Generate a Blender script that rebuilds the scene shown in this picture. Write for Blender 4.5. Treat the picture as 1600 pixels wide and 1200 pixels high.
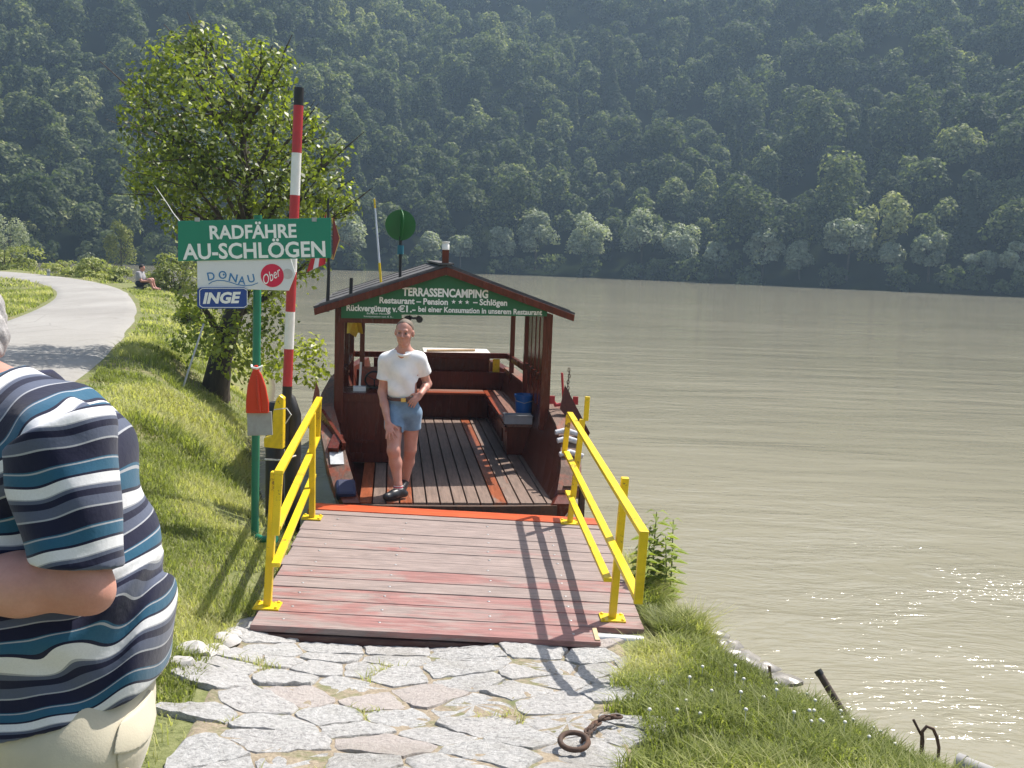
import bpy, math, random
import numpy as np
from mathutils import Vector, Matrix, Euler

for _o in list(bpy.data.objects):
    bpy.data.objects.remove(_o)
SC = bpy.context.scene
COL = SC.collection
R = math.radians
rng = np.random.default_rng(7)
random.seed(7)

# ------------------------------------------------------------------ camera
CAM = np.array([0.0, 0.0, 2.8])
_p = math.atan((600 - 402) / 1560.0)
_ro = R(2.0)
_f = np.array([0, math.cos(_p), -math.sin(_p)])
_r0 = np.array([1.0, 0, 0])
_u0 = np.array([0, math.sin(_p), math.cos(_p)])
_r = _r0 * math.cos(_ro) + _u0 * math.sin(_ro)
_u = _u0 * math.cos(_ro) - _r0 * math.sin(_ro)
cd = bpy.data.cameras.new('camera')
cam = bpy.data.objects.new('camera', cd)
COL.objects.link(cam)
cd.sensor_width = 36.0
cd.lens = 36.0 * 1560 / 1600
cd.clip_start = 0.1
cd.clip_end = 3000
cam.matrix_world = Matrix(((_r[0], _u[0], -_f[0], CAM[0]), (_r[1], _u[1], -_f[1], CAM[1]),
                           (_r[2], _u[2], -_f[2], CAM[2]), (0, 0, 0, 1)))
SC.camera = cam

def at(px, py, Y):
    """world point that appears at photo pixel (px,py) and lies at distance Y"""
    d = _f + (px - 800) / 1560.0 * _r - (py - 600) / 1560.0 * _u
    return CAM + d * (Y / d[1])

def atz(px, py, z):
    d = _f + (px - 800) / 1560.0 * _r - (py - 600) / 1560.0 * _u
    return CAM + d * ((z - CAM[2]) / d[2])

# ------------------------------------------------------------------ sky, sun
SUN_EL, SUN_AZ = 57.0, 47.0          # azimuth clockwise from +Y
w = bpy.data.worlds.new('World')
SC.world = w
w.use_nodes = True
nt = w.node_tree
nt.nodes.clear()
sky = nt.nodes.new('ShaderNodeTexSky')
sky.sky_type = 'NISHITA'
sky.sun_disc = False
sky.sun_elevation = R(SUN_EL)
sky.sun_rotation = R(SUN_AZ)
sky.air_density = 1.3
sky.dust_density = 3.0
bg = nt.nodes.new('ShaderNodeBackground')
bg.inputs['Strength'].default_value = 0.10
out = nt.nodes.new('ShaderNodeOutputWorld')
nt.links.new(sky.outputs[0], bg.inputs[0])
nt.links.new(bg.outputs[0], out.inputs[0])
SUN_DIR = Vector((math.cos(R(SUN_EL)) * math.sin(R(SUN_AZ)), math.cos(R(SUN_EL)) * math.cos(R(SUN_AZ)), math.sin(R(SUN_EL))))
sl = bpy.data.lights.new('sun', 'SUN')
sl.energy = 4.6
sl.angle = R(0.53)
sl.color = (1.0, 0.95, 0.87)
so = bpy.data.objects.new('sun', sl)
so.rotation_euler = SUN_DIR.to_track_quat('Z', 'Y').to_euler()
so.location = SUN_DIR * 300
COL.objects.link(so)
SC.view_settings.view_transform = 'Standard'
SC.view_settings.look = 'None'
SC.view_settings.gamma = 1.0
SC.view_settings.use_curve_mapping = False
SC.view_settings.exposure = 0.78

# ------------------------------------------------------------------ tagging
def tag(o, label=None, cat=None, group=None, kind=None):
    if label: o['label'] = label
    if cat: o['category'] = cat
    if group: o['group'] = group
    if kind: o['kind'] = kind
    return o

def thing(name, label, cat, loc=(0, 0, 0), rotz=0.0, group=None):
    o = bpy.data.objects.new(name, None)
    o.empty_display_size = 0.1
    o.location = tuple(loc)
    o.rotation_euler = (0, 0, rotz)
    COL.objects.link(o)
    return tag(o, label, cat, group)

def wmat(o):
    """world matrix without needing a depsgraph update"""
    m = Matrix.LocRotScale(o.location, o.rotation_euler, o.scale)
    return wmat(o.parent) @ m if o.parent else m

# ------------------------------------------------------------------ materials
def _mix(nt, a, b, fac, blend='MIX'):
    n = nt.nodes.new('ShaderNodeMix')
    n.data_type = 'RGBA'
    n.blend_type = blend
    for sock, v in ((n.inputs[0], fac), (n.inputs[6], a), (n.inputs[7], b)):
        if isinstance(v, bpy.types.NodeSocket):
            nt.links.new(v, sock)
        elif isinstance(v, (int, float)):
            sock.default_value = v
        else:
            sock.default_value = (*v[:3], 1)
    return n.outputs[2]

def _noise(nt, coord, scale, detail=6, rough=0.6, stretch=None, dist=0.0):
    if stretch:
        mp = nt.nodes.new('ShaderNodeMapping')
        mp.inputs['Scale'].default_value = stretch
        nt.links.new(coord, mp.inputs[0])
        coord = mp.outputs[0]
    n = nt.nodes.new('ShaderNodeTexNoise')
    n.inputs['Scale'].default_value = scale
    n.inputs['Detail'].default_value = detail
    n.inputs['Roughness'].default_value = rough
    n.inputs['Distortion'].default_value = dist
    nt.links.new(coord, n.inputs['Vector'])
    return n.outputs['Fac']

def _ramp(nt, fac, stops):
    n = nt.nodes.new('ShaderNodeValToRGB')
    e = n.color_ramp.elements
    while len(e) < len(stops): e.new(0.5)
    for i, (p, c) in enumerate(stops):
        e[i].position = p
        e[i].color = (*c[:3], 1) if not isinstance(c, (int, float)) else (c, c, c, 1)
    nt.links.new(fac, n.inputs[0])
    return n.outputs[0]

def _attr(nt, name):
    n = nt.nodes.new('ShaderNodeAttribute')
    n.attribute_name = name
    return n

def newmat(name):
    m = bpy.data.materials.new(name)
    m.use_nodes = True
    nt = m.node_tree
    b = nt.nodes['Principled BSDF']
    tc = nt.nodes.new('ShaderNodeTexCoord')
    return m, nt, b, tc.outputs['Object']

def _bump(nt, b, h, strength=0.3, dist=0.01):
    n = nt.nodes.new('ShaderNodeBump')
    n.inputs['Strength'].default_value = strength
    n.inputs['Distance'].default_value = dist
    nt.links.new(h, n.inputs['Height'])
    nt.links.new(n.outputs[0], b.inputs['Normal'])

def _half(nt, s):
    n = nt.nodes.new('ShaderNodeMath'); n.operation = 'MULTIPLY'; n.inputs[1].default_value = .5
    nt.links.new(s, n.inputs[0]); return n.outputs[0]

_M = {}
def paint(name, col, rough=0.45, var=0.25, scale=9.0, metallic=0.0, dirt=None, stretch=None, bump=0.08, spec=0.5, chips=None):
    """painted / plain surface with uneven tone, worn dirt and slight relief"""
    if name in _M: return _M[name]
    m, nt, b, co = newmat(name)
    n1 = _noise(nt, co, scale, 7, 0.62, stretch)
    lo = [c * (1 - var) for c in col]
    hi = [min(1, c * (1 + var * 0.6)) for c in col]
    c = _ramp(nt, n1, [(0.28, lo), (0.72, hi)])
    if dirt:
        n2 = _noise(nt, co, scale * 0.37, 8, 0.7, None, 0.6)
        f = _ramp(nt, n2, [(0.52, 0.0), (0.72, 0.75)])
        c = _mix(nt, c, dirt, f)
    if chips:
        n5 = _noise(nt, co, 55, 6, 0.65); n6 = _noise(nt, co, 4.5, 5, 0.6)
        mu = nt.nodes.new('ShaderNodeMath'); mu.operation = 'ADD'; nt.links.new(n5, mu.inputs[0]); nt.links.new(n6, mu.inputs[1])
        c = _mix(nt, c, chips, _ramp(nt, _half(nt, mu.outputs[0]), [(0.585, 0.0), (0.61, 0.85)]))
    nt.links.new(c, b.inputs['Base Color'])
    b.inputs['Metallic'].default_value = metallic
    rr = _ramp(nt, n1, [(0.2, rough * 0.8), (0.8, min(1, rough * 1.25))])
    nt.links.new(rr, b.inputs['Roughness'])
    b.inputs['Specular IOR Level'].default_value = spec
    if bump:
        n3 = _noise(nt, co, scale * 4, 5, 0.6, stretch)
        _bump(nt, b, n3, bump, 0.004)
    _M[name] = m
    return m

def wood(name, base, worn, axis='y', wear=0.5, rough=0.6, tint=True, spec=0.35, scale=1.0):
    """varnished boards: grain along an axis, worn patches of bare weathered timber; face attribute 'tint' shifts each board"""
    if name in _M: return _M[name]
    m, nt, b, co = newmat(name)
    st = {'x': (1.2, 14, 14), 'y': (14, 1.2, 14), 'z': (14, 14, 1.2)}[axis]
    g = _noise(nt, co, 3.0 * scale, 9, 0.65, st, 0.4)
    st2 = {'x': (0.5, 2.2, 2.2), 'y': (2.2, 0.5, 2.2), 'z': (2.2, 2.2, 0.5)}[axis]
    p = _noise(nt, co, 2.3 * scale, 8, 0.72, st2, 0.8)
    a = _attr(nt, 'tint').outputs['Fac']
    dark = [c * 0.55 for c in base]
    c = _ramp(nt, g, [(0.3, dark), (0.55, base), (0.8, [min(1, q * 1.25) for q in base])])
    wl = [q * 0.5 for q in worn]
    cw = _ramp(nt, g, [(0.3, wl), (0.7, worn)])
    ad = nt.nodes.new('ShaderNodeMath'); ad.operation = 'ADD'
    nt.links.new(p, ad.inputs[0])
    if tint: nt.links.new(a, ad.inputs[1])
    else: ad.inputs[1].default_value = 0
    f = _ramp(nt, ad.outputs[0], [(0.62 - wear * 0.3, 0.0), (0.74 - wear * 0.3, 1.0)])
    c = _mix(nt, c, cw, f)
    sn = _noise(nt, co, 1.7 * scale, 9, 0.75, tuple(q ** .5 for q in st), 1.2)
    c = _mix(nt, c, [q * .35 for q in worn], _ramp(nt, sn, [(0.53, 0.0), (0.72, 0.55)]))
    nt.links.new(c, b.inputs['Base Color'])
    rr = _mix(nt, (rough * 0.75,) * 3, (min(1, rough * 1.3),) * 3, f)
    nt.links.new(rr, b.inputs['Roughness'])
    b.inputs['Specular IOR Level'].default_value = spec
    _bump(nt, b, g, 0.35, 0.006)
    _M[name] = m
    return m

def leafmat(name, dark, mid, light, rough=0.5, transl=0.35, spec=0.4, clump=0.5):
    if name in _M: return _M[name]
    m, nt, b, co = newmat(name)
    a = _attr(nt, 'tint').outputs['Fac']
    n = _noise(nt, co, clump, 5, 0.6)
    ad = nt.nodes.new('ShaderNodeMath'); ad.operation = 'MULTIPLY_ADD'
    nt.links.new(n, ad.inputs[0]); ad.inputs[1].default_value = 0.5
    nt.links.new(a, ad.inputs[2])
    c = _ramp(nt, ad.outputs[0], [(0.25, dark), (0.7, mid), (1.15 if False else 1.0, light)])
    nt.links.new(c, b.inputs['Base Color'])
    b.inputs['Roughness'].default_value = rough
    b.inputs['Specular IOR Level'].default_value = spec
    t = nt.nodes.new('ShaderNodeBsdfTranslucent')
    c2 = _mix(nt, c, (1.15, 1.25, 0.55), 1.0, 'MULTIPLY')
    nt.links.new(c2, t.inputs[0])
    mx = nt.nodes.new('ShaderNodeMixShader')
    mx.inputs[0].default_value = transl
    nt.links.new(b.outputs[0], mx.inputs[1])
    nt.links.new(t.outputs[0], mx.inputs[2])
    o = nt.nodes['Material Output']
    nt.links.new(mx.outputs[0], o.inputs[0])
    _M[name] = m
    return m

# ------------------------------------------------------------------ mesh building
def link_mesh(name, me, mat, parent=None, smooth=False):
    o = bpy.data.objects.new(name, me)
    COL.objects.link(o)
    if mat is not None: me.materials.append(mat)
    if parent is not None: o.parent = parent
    if smooth:
        me.polygons.foreach_set('use_smooth', np.ones(len(me.polygons), dtype=bool))
    return o

def np_mesh(name, V, F, mat, parent=None, smooth=False, tint=None, local=True, attrs=None):
    """fast mesh from arrays; F is (n,3) or (n,4). V in world space when local=False and a parent is given"""
    V = np.asarray(V, dtype=np.float32)
    F = np.asarray(F, dtype=np.int32)
    if parent is not None and not local:
        mi = np.array(wmat(parent).inverted())
        V = (V @ mi[:3, :3].T + mi[:3, 3]).astype(np.float32)
    me = bpy.data.meshes.new(name)
    n, k = F.shape
    me.vertices.add(len(V)); me.vertices.foreach_set('co', V.ravel())
    me.loops.add(n * k); me.loops.foreach_set('vertex_index', F.ravel())
    me.polygons.add(n)
    me.polygons.foreach_set('loop_start', np.arange(0, n * k, k, dtype=np.int32))
    me.polygons.foreach_set('loop_total', np.full(n, k, dtype=np.int32))
    me.update(calc_edges=True)
    if tint is not None:
        a = me.attributes.new('tint', 'FLOAT', 'FACE' if len(tint) == n else 'POINT')
        a.data.foreach_set('value', np.asarray(tint, dtype=np.float32))
    for k2, v in (attrs or {}).items():
        a = me.attributes.new(k2, 'FLOAT', 'POINT')
        a.data.foreach_set('value', np.asarray(v, dtype=np.float32))
    return link_mesh(name, me, mat, parent, smooth)

def frame(d, up=(0, 0, 1)):
    d = np.asarray(d, float); d = d / np.linalg.norm(d)
    up = np.asarray(up, float)
    if abs(d @ up) > 0.98 * np.linalg.norm(up): up = np.array([1.0, 0, 0])
    s = np.cross(d, up); s /= np.linalg.norm(s)
    t = np.cross(s, d)
    return d, s, t

class MB:
    def __init__(self): self.v = []; self.f = []; self.t = []; self.tv = 0.0
    def add(self, vs, fs, tint=None):
        b = len(self.v)
        self.v += [tuple(map(float, q)) for q in vs]
        self.f += [tuple(b + i for i in f) for f in fs]
        self.t += [self.tv if tint is None else tint] * len(fs)
        return self
    def box(self, c, s, rot=None, tint=None):
        c = np.asarray(c, float); hx, hy, hz = [q / 2 for q in s]
        p = np.array([(x, y, z) for z in (-hz, hz) for y in (-hy, hy) for x in (-hx, hx)])
        if rot is not None: p = p @ np.array(rot).T
        return self.add(p + c, [(0, 2, 3, 1), (4, 5, 7, 6), (0, 1, 5, 4), (2, 6, 7, 3), (0, 4, 6, 2), (1, 3, 7, 5)], tint)
    def box2(self, a, b, tint=None):
        a = np.asarray(a, float); b = np.asarray(b, float)
        return self.box((a + b) / 2, np.abs(b - a), None, tint)
    def bar(self, p0, p1, wd, ht, up=(0, 0, 1), tint=None):
        p0 = np.asarray(p0, float); p1 = np.asarray(p1, float)
        d, s, t = frame(p1 - p0, up)
        vs = []
        for p in (p0, p1):
            for a, b in ((-1, -1), (1, -1), (1, 1), (-1, 1)):
                vs.append(p + s * a * wd / 2 + t * b * ht / 2)
        return self.add(vs, [(3, 2, 1, 0), (4, 5, 6, 7), (0, 1, 5, 4), (1, 2, 6, 5), (2, 3, 7, 6), (3, 0, 4, 7)], tint)
    def tube(self, pts, rad, n=10, caps=True, tint=None):
        pts = [np.asarray(p, float) for p in pts]
        m = len(pts)
        if not hasattr(rad, '__len__'): rad = [rad] * m
        vs = []; prev = None
        for i, p in enumerate(pts):
            d = pts[min(i + 1, m - 1)] - pts[max(i - 1, 0)]
            d, s, t = frame(d)
            if prev is not None:
                s = prev - d * (prev @ d); s /= np.linalg.norm(s); t = np.cross(s, d)
            prev = s
            for k in range(n):
                a = 2 * math.pi * k / n
                vs.append(p + rad[i] * (s * math.cos(a) + t * math.sin(a)))
        fs = [(i * n + k, i * n + (k + 1) % n, (i + 1) * n + (k + 1) % n, (i + 1) * n + k) for i in range(m - 1) for k in range(n)]
        if caps:
            fs.append(tuple(range(n))[::-1]); fs.append(tuple((m - 1) * n + k for k in range(n)))
        return self.add(vs, fs, tint)
    def lathe(self, prof, c=(0, 0, 0), n=20, axis=None, tint=None):
        """prof: list of (radius, height) along z (or axis)"""
        c = np.asarray(c, float)
        d, s, t = frame(axis if axis is not None else (0, 0, 1), (1, 0, 0) if axis is None else (0, 0, 1))
        vs = []
        for r_, h in prof:
            for k in range(n):
                a = 2 * math.pi * k / n
                vs.append(c + d * h + r_ * (s * math.cos(a) + t * math.sin(a)))
        m = len(prof)
        fs = [(i * n + k, i * n + (k + 1) % n, (i + 1) * n + (k + 1) % n, (i + 1) * n + k) for i in range(m - 1) for k in range(n)]
        fs.append(tuple(range(n))[::-1]); fs.append(tuple((m - 1) * n + k for k in range(n)))
        return self.add(vs, fs, tint)
    def prism(self, poly, o, ex, ey, en, th, tint=None):
        """polygon in plane (o, ex, ey), extruded th along en"""
        o, ex, ey, en = [np.asarray(q, float) for q in (o, ex, ey, en)]
        n = len(poly)
        a = [o + ex * x + ey * y for x, y in poly]
        b = [q + en * th for q in a]
        fs = [tuple(range(n))[::-1], tuple(n + i for i in range(n))]
        fs += [(i, (i + 1) % n, n + (i + 1) % n, n + i) for i in range(n)]
        return self.add(a + b, fs, tint)
    def ball(self, c, r_, nu=14, nv=9, tint=None):
        c = np.asarray(c, float); r_ = np.asarray(r_ if hasattr(r_, '__len__') else (r_, r_, r_), float)
        vs = []
        for j in range(1, nv):
            ph = math.pi * j / nv
            for i in range(nu):
                th = 2 * math.pi * i / nu
                vs.append(c + r_ * np.array([math.sin(ph) * math.cos(th), math.sin(ph) * math.sin(th), math.cos(ph)]))
        b = len(vs); vs += [c + r_ * np.array([0, 0, 1]), c - r_ * np.array([0, 0, 1])]
        fs = [(j * nu + i, (j + 1) * nu + i, (j + 1) * nu + (i + 1) % nu, j * nu + (i + 1) % nu) for j in range(nv - 2) for i in range(nu)]
        fs += [(b, i, (i + 1) % nu) for i in range(nu)]
        fs += [(b + 1, (nv - 2) * nu + (i + 1) % nu, (nv - 2) * nu + i) for i in range(nu)]
        return self.add(vs, fs, tint)
    def build(self, name, mat, parent=None, smooth=False, world=False, bevel=0.0, fix=True):
        V = np.array(self.v, dtype=float)
        if parent is not None and world:
            mi = np.array(wmat(parent).inverted())
            V = V @ mi[:3, :3].T + mi[:3, 3]
        me = bpy.data.meshes.new(name)
        me.from_pydata([tuple(q) for q in V], [], self.f)
        a = me.attributes.new('tint', 'FLOAT', 'FACE')
        a.data.foreach_set('value', np.array(self.t, dtype=np.float32))
        if fix:
            import bmesh
            bm = bmesh.new(); bm.from_mesh(me)
            bmesh.ops.recalc_face_normals(bm, faces=bm.faces)
            bm.to_mesh(me); bm.free()
        o = link_mesh(name, me, mat, parent, smooth)
        if smooth and hasattr(me, 'set_sharp_from_angle'):
            me.set_sharp_from_angle(angle=R(40))
        if bevel:
            bv = o.modifiers.new('bevel', 'BEVEL'); bv.width = bevel; bv.segments = 2; bv.limit_method = 'ANGLE'; bv.angle_limit = R(50)
        return o

def letters(txt, size, pos, ex, ey, bold=0.0, xs=1.0, shear=0.0, align='CENTER', spacing=1.0, ext=0.0012):
    """text outline geometry as (verts, faces), standing on plane (pos, ex, ey)"""
    cu = bpy.data.curves.new('lettering', 'FONT')
    cu.body = txt; cu.size = size; cu.align_x = align; cu.offset = bold; cu.shear = shear
    cu.extrude = ext; cu.space_character = spacing; cu.resolution_u = 3
    o = bpy.data.objects.new('lettering', cu); COL.objects.link(o)
    dg = bpy.context.evaluated_depsgraph_get(); dg.update()
    me = bpy.data.meshes.new_from_object(o.evaluated_get(dg))
    V = np.array([v.co[:] for v in me.vertices]); F = [tuple(p.vertices) for p in me.polygons]
    bpy.data.objects.remove(o); bpy.data.curves.remove(cu); bpy.data.meshes.remove(me)
    ex = np.asarray(ex, float); ey = np.asarray(ey, float); en = np.cross(ex, ey)
    P = np.asarray(pos, float) + V[:, :1] * xs * ex + V[:, 1:2] * ey + V[:, 2:3] * en
    return P, F

def fit_letters(mb, txt, x0, x1, base, cap, o, ex, ey, bold=0.0, shear=0.0, tint=None, ext=0.0012):
    """letters fitted from x0 to x1 with capital height cap on the plane (o,ex,ey)"""
    P, F = letters('H', 1.0, (0, 0, 0), (1, 0, 0), (0, 1, 0))
    ch = P[:, 1].max() - P[:, 1].min()
    size = cap / ch
    P, F = letters(txt, size, (0, 0, 0), (1, 0, 0), (0, 1, 0), bold=bold, shear=shear, ext=ext)
    a, b = P[:, 0].min(), P[:, 0].max()
    X = x0 + (P[:, 0] - a) * (x1 - x0) / (b - a)
    o, ex, ey = [np.asarray(q, float) for q in (o, ex, ey)]; en = np.cross(ex, ey)
    W = o + X[:, None] * ex + (base + P[:, 1])[:, None] * ey + P[:, 2:3] * en
    mb.add(W, F, tint)
# ================================================================== LAND
SHORE = np.array([(-220, 112), (-150, 100), (-60, 82), (-38, 68), (-22, 54), (-12.2, 41), (-7.9, 30), (-5.3, 22), (-4.2, 17.2), (-3.7, 14), (-3.0, 11.5),
                  (-2.45, 9.9), (-1.7, 9.15), (0.3, 9.0), (1.25, 8.6), (1.38, 7.6), (1.52, 6.75), (1.98, 5.85), (2.28, 5.1), (3.2, 3.8), (7, 0), (14, -10), (40, -45)], float)

def _resample(P, step):
    out_ = []
    for a, b in zip(P[:-1], P[1:]):
        n = max(1, int(np.linalg.norm(b - a) / step))
        for i in range(n): out_.append(a + (b - a) * i / n)
    out_.append(P[-1]); return np.array(out_)

def _smooth(P, it=2):
    for _ in range(it):
        Q = [P[0]]
        for a, b in zip(P[:-1], P[1:]): Q += [a * .75 + b * .25, a * .25 + b * .75]
        Q.append(P[-1]); P = np.array(Q)
    return P
SHORE_S = _smooth(SHORE, 2)

def shore_dist(X, Y, P=SHORE_S):
    """signed distance to the near bank, positive on land"""
    X = np.asarray(X, float); Y = np.asarray(Y, float)
    sh = X.shape; Q = np.stack([X.ravel(), Y.ravel()], 1)
    best = np.full(len(Q), 1e9); sgn = np.ones(len(Q))
    for a, b in zip(P[:-1], P[1:]):
        d = b - a; L = d @ d
        t = np.clip(((Q - a) @ d) / L, 0, 1)
        e = Q - a - t[:, None] * d
        ds = np.einsum('ij,ij->i', e, e)
        m = ds < best - 1e-9
        best = np.where(m, ds, best)
        cr = d[0] * (Q[:, 1] - a[1]) - d[1] * (Q[:, 0] - a[0])
        sgn = np.where(m, np.where(cr < 0, 1.0, -1.0), sgn)
    return (np.sqrt(best) * sgn).reshape(sh)

ROAD_R = np.array([(-3.0, -14), (-3.05, -4), (-3.4, 2), (-3.9, 6), (-4.85, 11.26), (-6.52, 16.8), (-8.4, 22.5), (-10.74, 28.5), (-13.6, 35), (-17.4, 41.5), (-22.1, 47.3), (-29.5, 53.2), (-40, 58), (-70, 64)], float)
ROAD_L = np.array([(-6.1, -14), (-6.3, -4), (-6.6, 2), (-7.0, 6), (-7.9, 12.5), (-9.6, 18.0), (-11.2, 23.3), (-13.4, 29.2), (-16.1, 34.8), (-19.6, 40), (-24.0, 44.6), (-30.5, 49.3), (-40, 53), (-70, 58)], float)

# thin-plate surface through surveyed heights
_pts = [(-.5, 6.1, .34), (.7, 6.1, .33), (-1.7, 6.1, .40), (-.4, 4.0, .68), (.5, 4.0, .66), (-1.4, 4.0, .74), (0, 0, 1.15), (-1.5, 2, 1.05), (1.5, 0, 1.1), (3, 0, .9), (-1.6, 7.8, .30), (-.5, 7.8, .18), (.8, 7.8, .16),
        (-2.05, 7.8, .52), (-2.6, 7.8, .72), (-3.2, 8, .95), (-3, 5.5, 1.0), (-2.3, 5.5, .75), (-2.5, 10, .25), (-3.2, 10.3, .68), (-4.2, 10.5, 1.12), (-4.6, 15.2, .60), (-5.4, 15.5, 1.05), (-3.7, 12.5, .62), (-4.5, 12.5, 1.1),
        (1.2, 6.3, .36), (1.45, 5.6, .42), (1.7, 4.8, .48), (2.1, 4.2, .50), (1.2, 5.0, .54), (.9, 3.5, .76), (2.2, 2.8, .78), (1.05, 7.3, .26), (1.05, 8.0, .2), (2.8, 3.2, .5),
        (-6.0, 19, 1.0), (-8, 24, 1.05), (-12.5, 36, 1.1), (-16, 41, 1.1), (-24, 52, 1.1), (0, -8, 1.3), (4, -5, 1.0), (8, -10, .9), (-12, 10, 1.3), (-20, 20, 1.5), (-40, 30, 1.7), (-14, 24, 1.3), (-40, 45, 1.3), (-80, 60, 1.3), (-13.8, 41, .9), (-9.4, 31, .9), (-6.9, 24, .85), (-18, 47, 1.0), (-150, 70, 1.5), (-120, 20, 1.8), (-30, -20, 1.6), (0, -40, 1.5), (-60, 75, .9), (-160, 92, .9)]
for a in np.vstack([ROAD_R[::1], ROAD_L[::1]]): _pts.append((a[0], a[1], 1.2))
_sh = _resample(SHORE_S, 1.2)
_near = _sh[(np.hypot(_sh[:, 0], _sh[:, 1] - 8) < 16)]
_far = _resample(SHORE_S, 12.0); _far = _far[np.hypot(_far[:, 0], _far[:, 1] - 8) >= 16]
for a in np.vstack([_near, _far]): _pts.append((a[0], a[1], 0.03))
_pts = np.array(_pts)
def _U(r2): return np.where(r2 > 0, 0.5 * r2 * np.log(np.maximum(r2, 1e-12)), 0)
_n = len(_pts)
_K = _U(((_pts[:, None, :2] - _pts[None, :, :2]) ** 2).sum(-1)) + np.eye(_n) * 0.15
_PP = np.hstack([np.ones((_n, 1)), _pts[:, :2]])
_A = np.block([[_K, _PP], [_PP.T, np.zeros((3, 3))]])
_W = np.linalg.solve(_A, np.concatenate([_pts[:, 2], np.zeros(3)]))

def vnoise(X, Y, s, seed=0):
    """smooth value noise"""
    X = np.asarray(X, float) / s; Y = np.asarray(Y, float) / s
    xi = np.floor(X).astype(np.int64); yi = np.floor(Y).astype(np.int64)
    fx = X - xi; fy = Y - yi
    fx = fx * fx * (3 - 2 * fx); fy = fy * fy * (3 - 2 * fy)
    def h(a, b):
        n = (a * 374761393 + b * 668265263 + seed * 1442695041) & 0x7fffffff
        n = ((n ^ (n >> 13)) * 1274126177) & 0x7fffffff
        return ((n ^ (n >> 16)) & 0xffff) / 65535.0
    return (h(xi, yi) * (1 - fx) + h(xi + 1, yi) * fx) * (1 - fy) + (h(xi, yi + 1) * (1 - fx) + h(xi + 1, yi + 1) * fx) * fy

def ground_z(X, Y):
    X = np.asarray(X, float); Y = np.asarray(Y, float)
    sh = X.shape; Q = np.stack([X.ravel(), Y.ravel()], 1)
    z = np.empty(len(Q))
    for i in range(0, len(Q), 20000):
        q = Q[i:i + 20000]
        z[i:i + 20000] = _U(((q[:, None, :] - _pts[None, :, :2]) ** 2).sum(-1)) @ _W[:_n] + _W[_n] + q @ _W[_n + 1:]
    s = shore_dist(Q[:, 0], Q[:, 1])
    z = np.clip(z, 0.02, 2.2)
    z = np.minimum(z, 0.03 + np.maximum(s, 0) * 1.6)
    z = z + (vnoise(Q[:, 0], Q[:, 1], 0.5, 3) - .5) * .05 * np.clip(s, 0, 1) + (vnoise(Q[:, 0], Q[:, 1], 1.7, 5) - .5) * .09 * np.clip(s - .3, 0, 1)
    xr = np.interp(Q[:, 1], ROAD_R[:, 1], ROAD_R[:, 0]); xl = np.interp(Q[:, 1], ROAD_L[:, 1], ROAD_L[:, 0])
    k = np.clip(1 - np.maximum(np.maximum(Q[:, 0] - xr - .1, xl - .1 - Q[:, 0]), 0) / .9, 0, 1) * (Q[:, 1] < 64)
    z = z * (1 - k) + 1.2 * k
    z = np.where(s < 0, np.maximum(-1.6, s * 0.55 + 0.03), z)
    return z.reshape(sh)

def ghit(px, py, lo=3.0, hi=90.0):
    """where the sight line through a photo pixel first meets the ground"""
    ys = np.arange(lo, hi, .1); d = at(px, py, 1.0) - CAM
    P = CAM + ys[:, None] * d[None] / d[1]
    g = ground_z(P[:, 0], P[:, 1]); below = np.nonzero(P[:, 2] < g)[0]
    k = below[0] if len(below) else len(ys) - 1
    return np.array([P[k, 0], P[k, 1], g[k]])
def gz(x, y): return float(ground_z(np.array([x]), np.array([y]))[0])

def _lines(lo, a, b, hi, step, g=1.13):
    L = list(np.arange(a, b + 1e-6, step)); d = step; x = b
    while x < hi: d *= g; x += d; L.append(min(x, hi))
    d = step; x = a
    while x > lo: d *= g; x -= d; L.insert(0, max(x, lo))
    return np.array(L)

def grid_mesh(name, X, Y, Z, mat, kind='structure', smooth=True):
    ny, nx = X.shape
    V = np.stack([X.ravel(), Y.ravel(), Z.ravel()], 1)
    i = np.arange(ny * nx).reshape(ny, nx)
    F = np.stack([i[:-1, :-1].ravel(), i[:-1, 1:].ravel(), i[1:, 1:].ravel(), i[1:, :-1].ravel()], 1)
    o = np_mesh(name, V, F, mat, None, smooth)
    o['kind'] = kind
    return o

# soil and short turf
m, nt_, b_, co = newmat('turf_soil')
n1 = _noise(nt_, co, 1.6, 8, 0.65); n2 = _noise(nt_, co, 22, 6, 0.7); n4 = _noise(nt_, co, 0.25, 4, 0.5)
g1 = _ramp(nt_, n2, [(0.25, (.07, .085, .03)), (0.5, (.17, .185, .075)), (0.8, (.28, .28, .14))])
dry = _ramp(nt_, n2, [(0.3, (.16, .125, .07)), (0.8, (.36, .29, .18))])
c_ = _mix(nt_, g1, dry, _ramp(nt_, n1, [(0.5, 0.0), (0.68, 0.8)]))
geo = nt_.nodes.new('ShaderNodeNewGeometry'); sep = nt_.nodes.new('ShaderNodeSeparateXYZ'); nt_.links.new(geo.outputs['Position'], sep.inputs[0])
wet = _ramp(nt_, sep.outputs[2], [(0.02, 1.0), (0.12, 0.0)])
c_ = _mix(nt_, c_, (.10, .085, .06), wet)
nt_.links.new(c_, b_.inputs['Base Color']); b_.inputs['Roughness'].default_value = 0.95; b_.inputs['Specular IOR Level'].default_value = 0.15
_bump(nt_, b_, n2, 0.8, 0.03)
TURF = m
gx = _lines(-235, -6.5, 4.2, 235, 0.09, 1.055); gy = _lines(-60, 2.2, 13.5, 118, 0.09, 1.055)
GX, GY = np.meshgrid(gx, gy)
grid_mesh('ground', GX, GY, ground_z(GX, GY), TURF)

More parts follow.
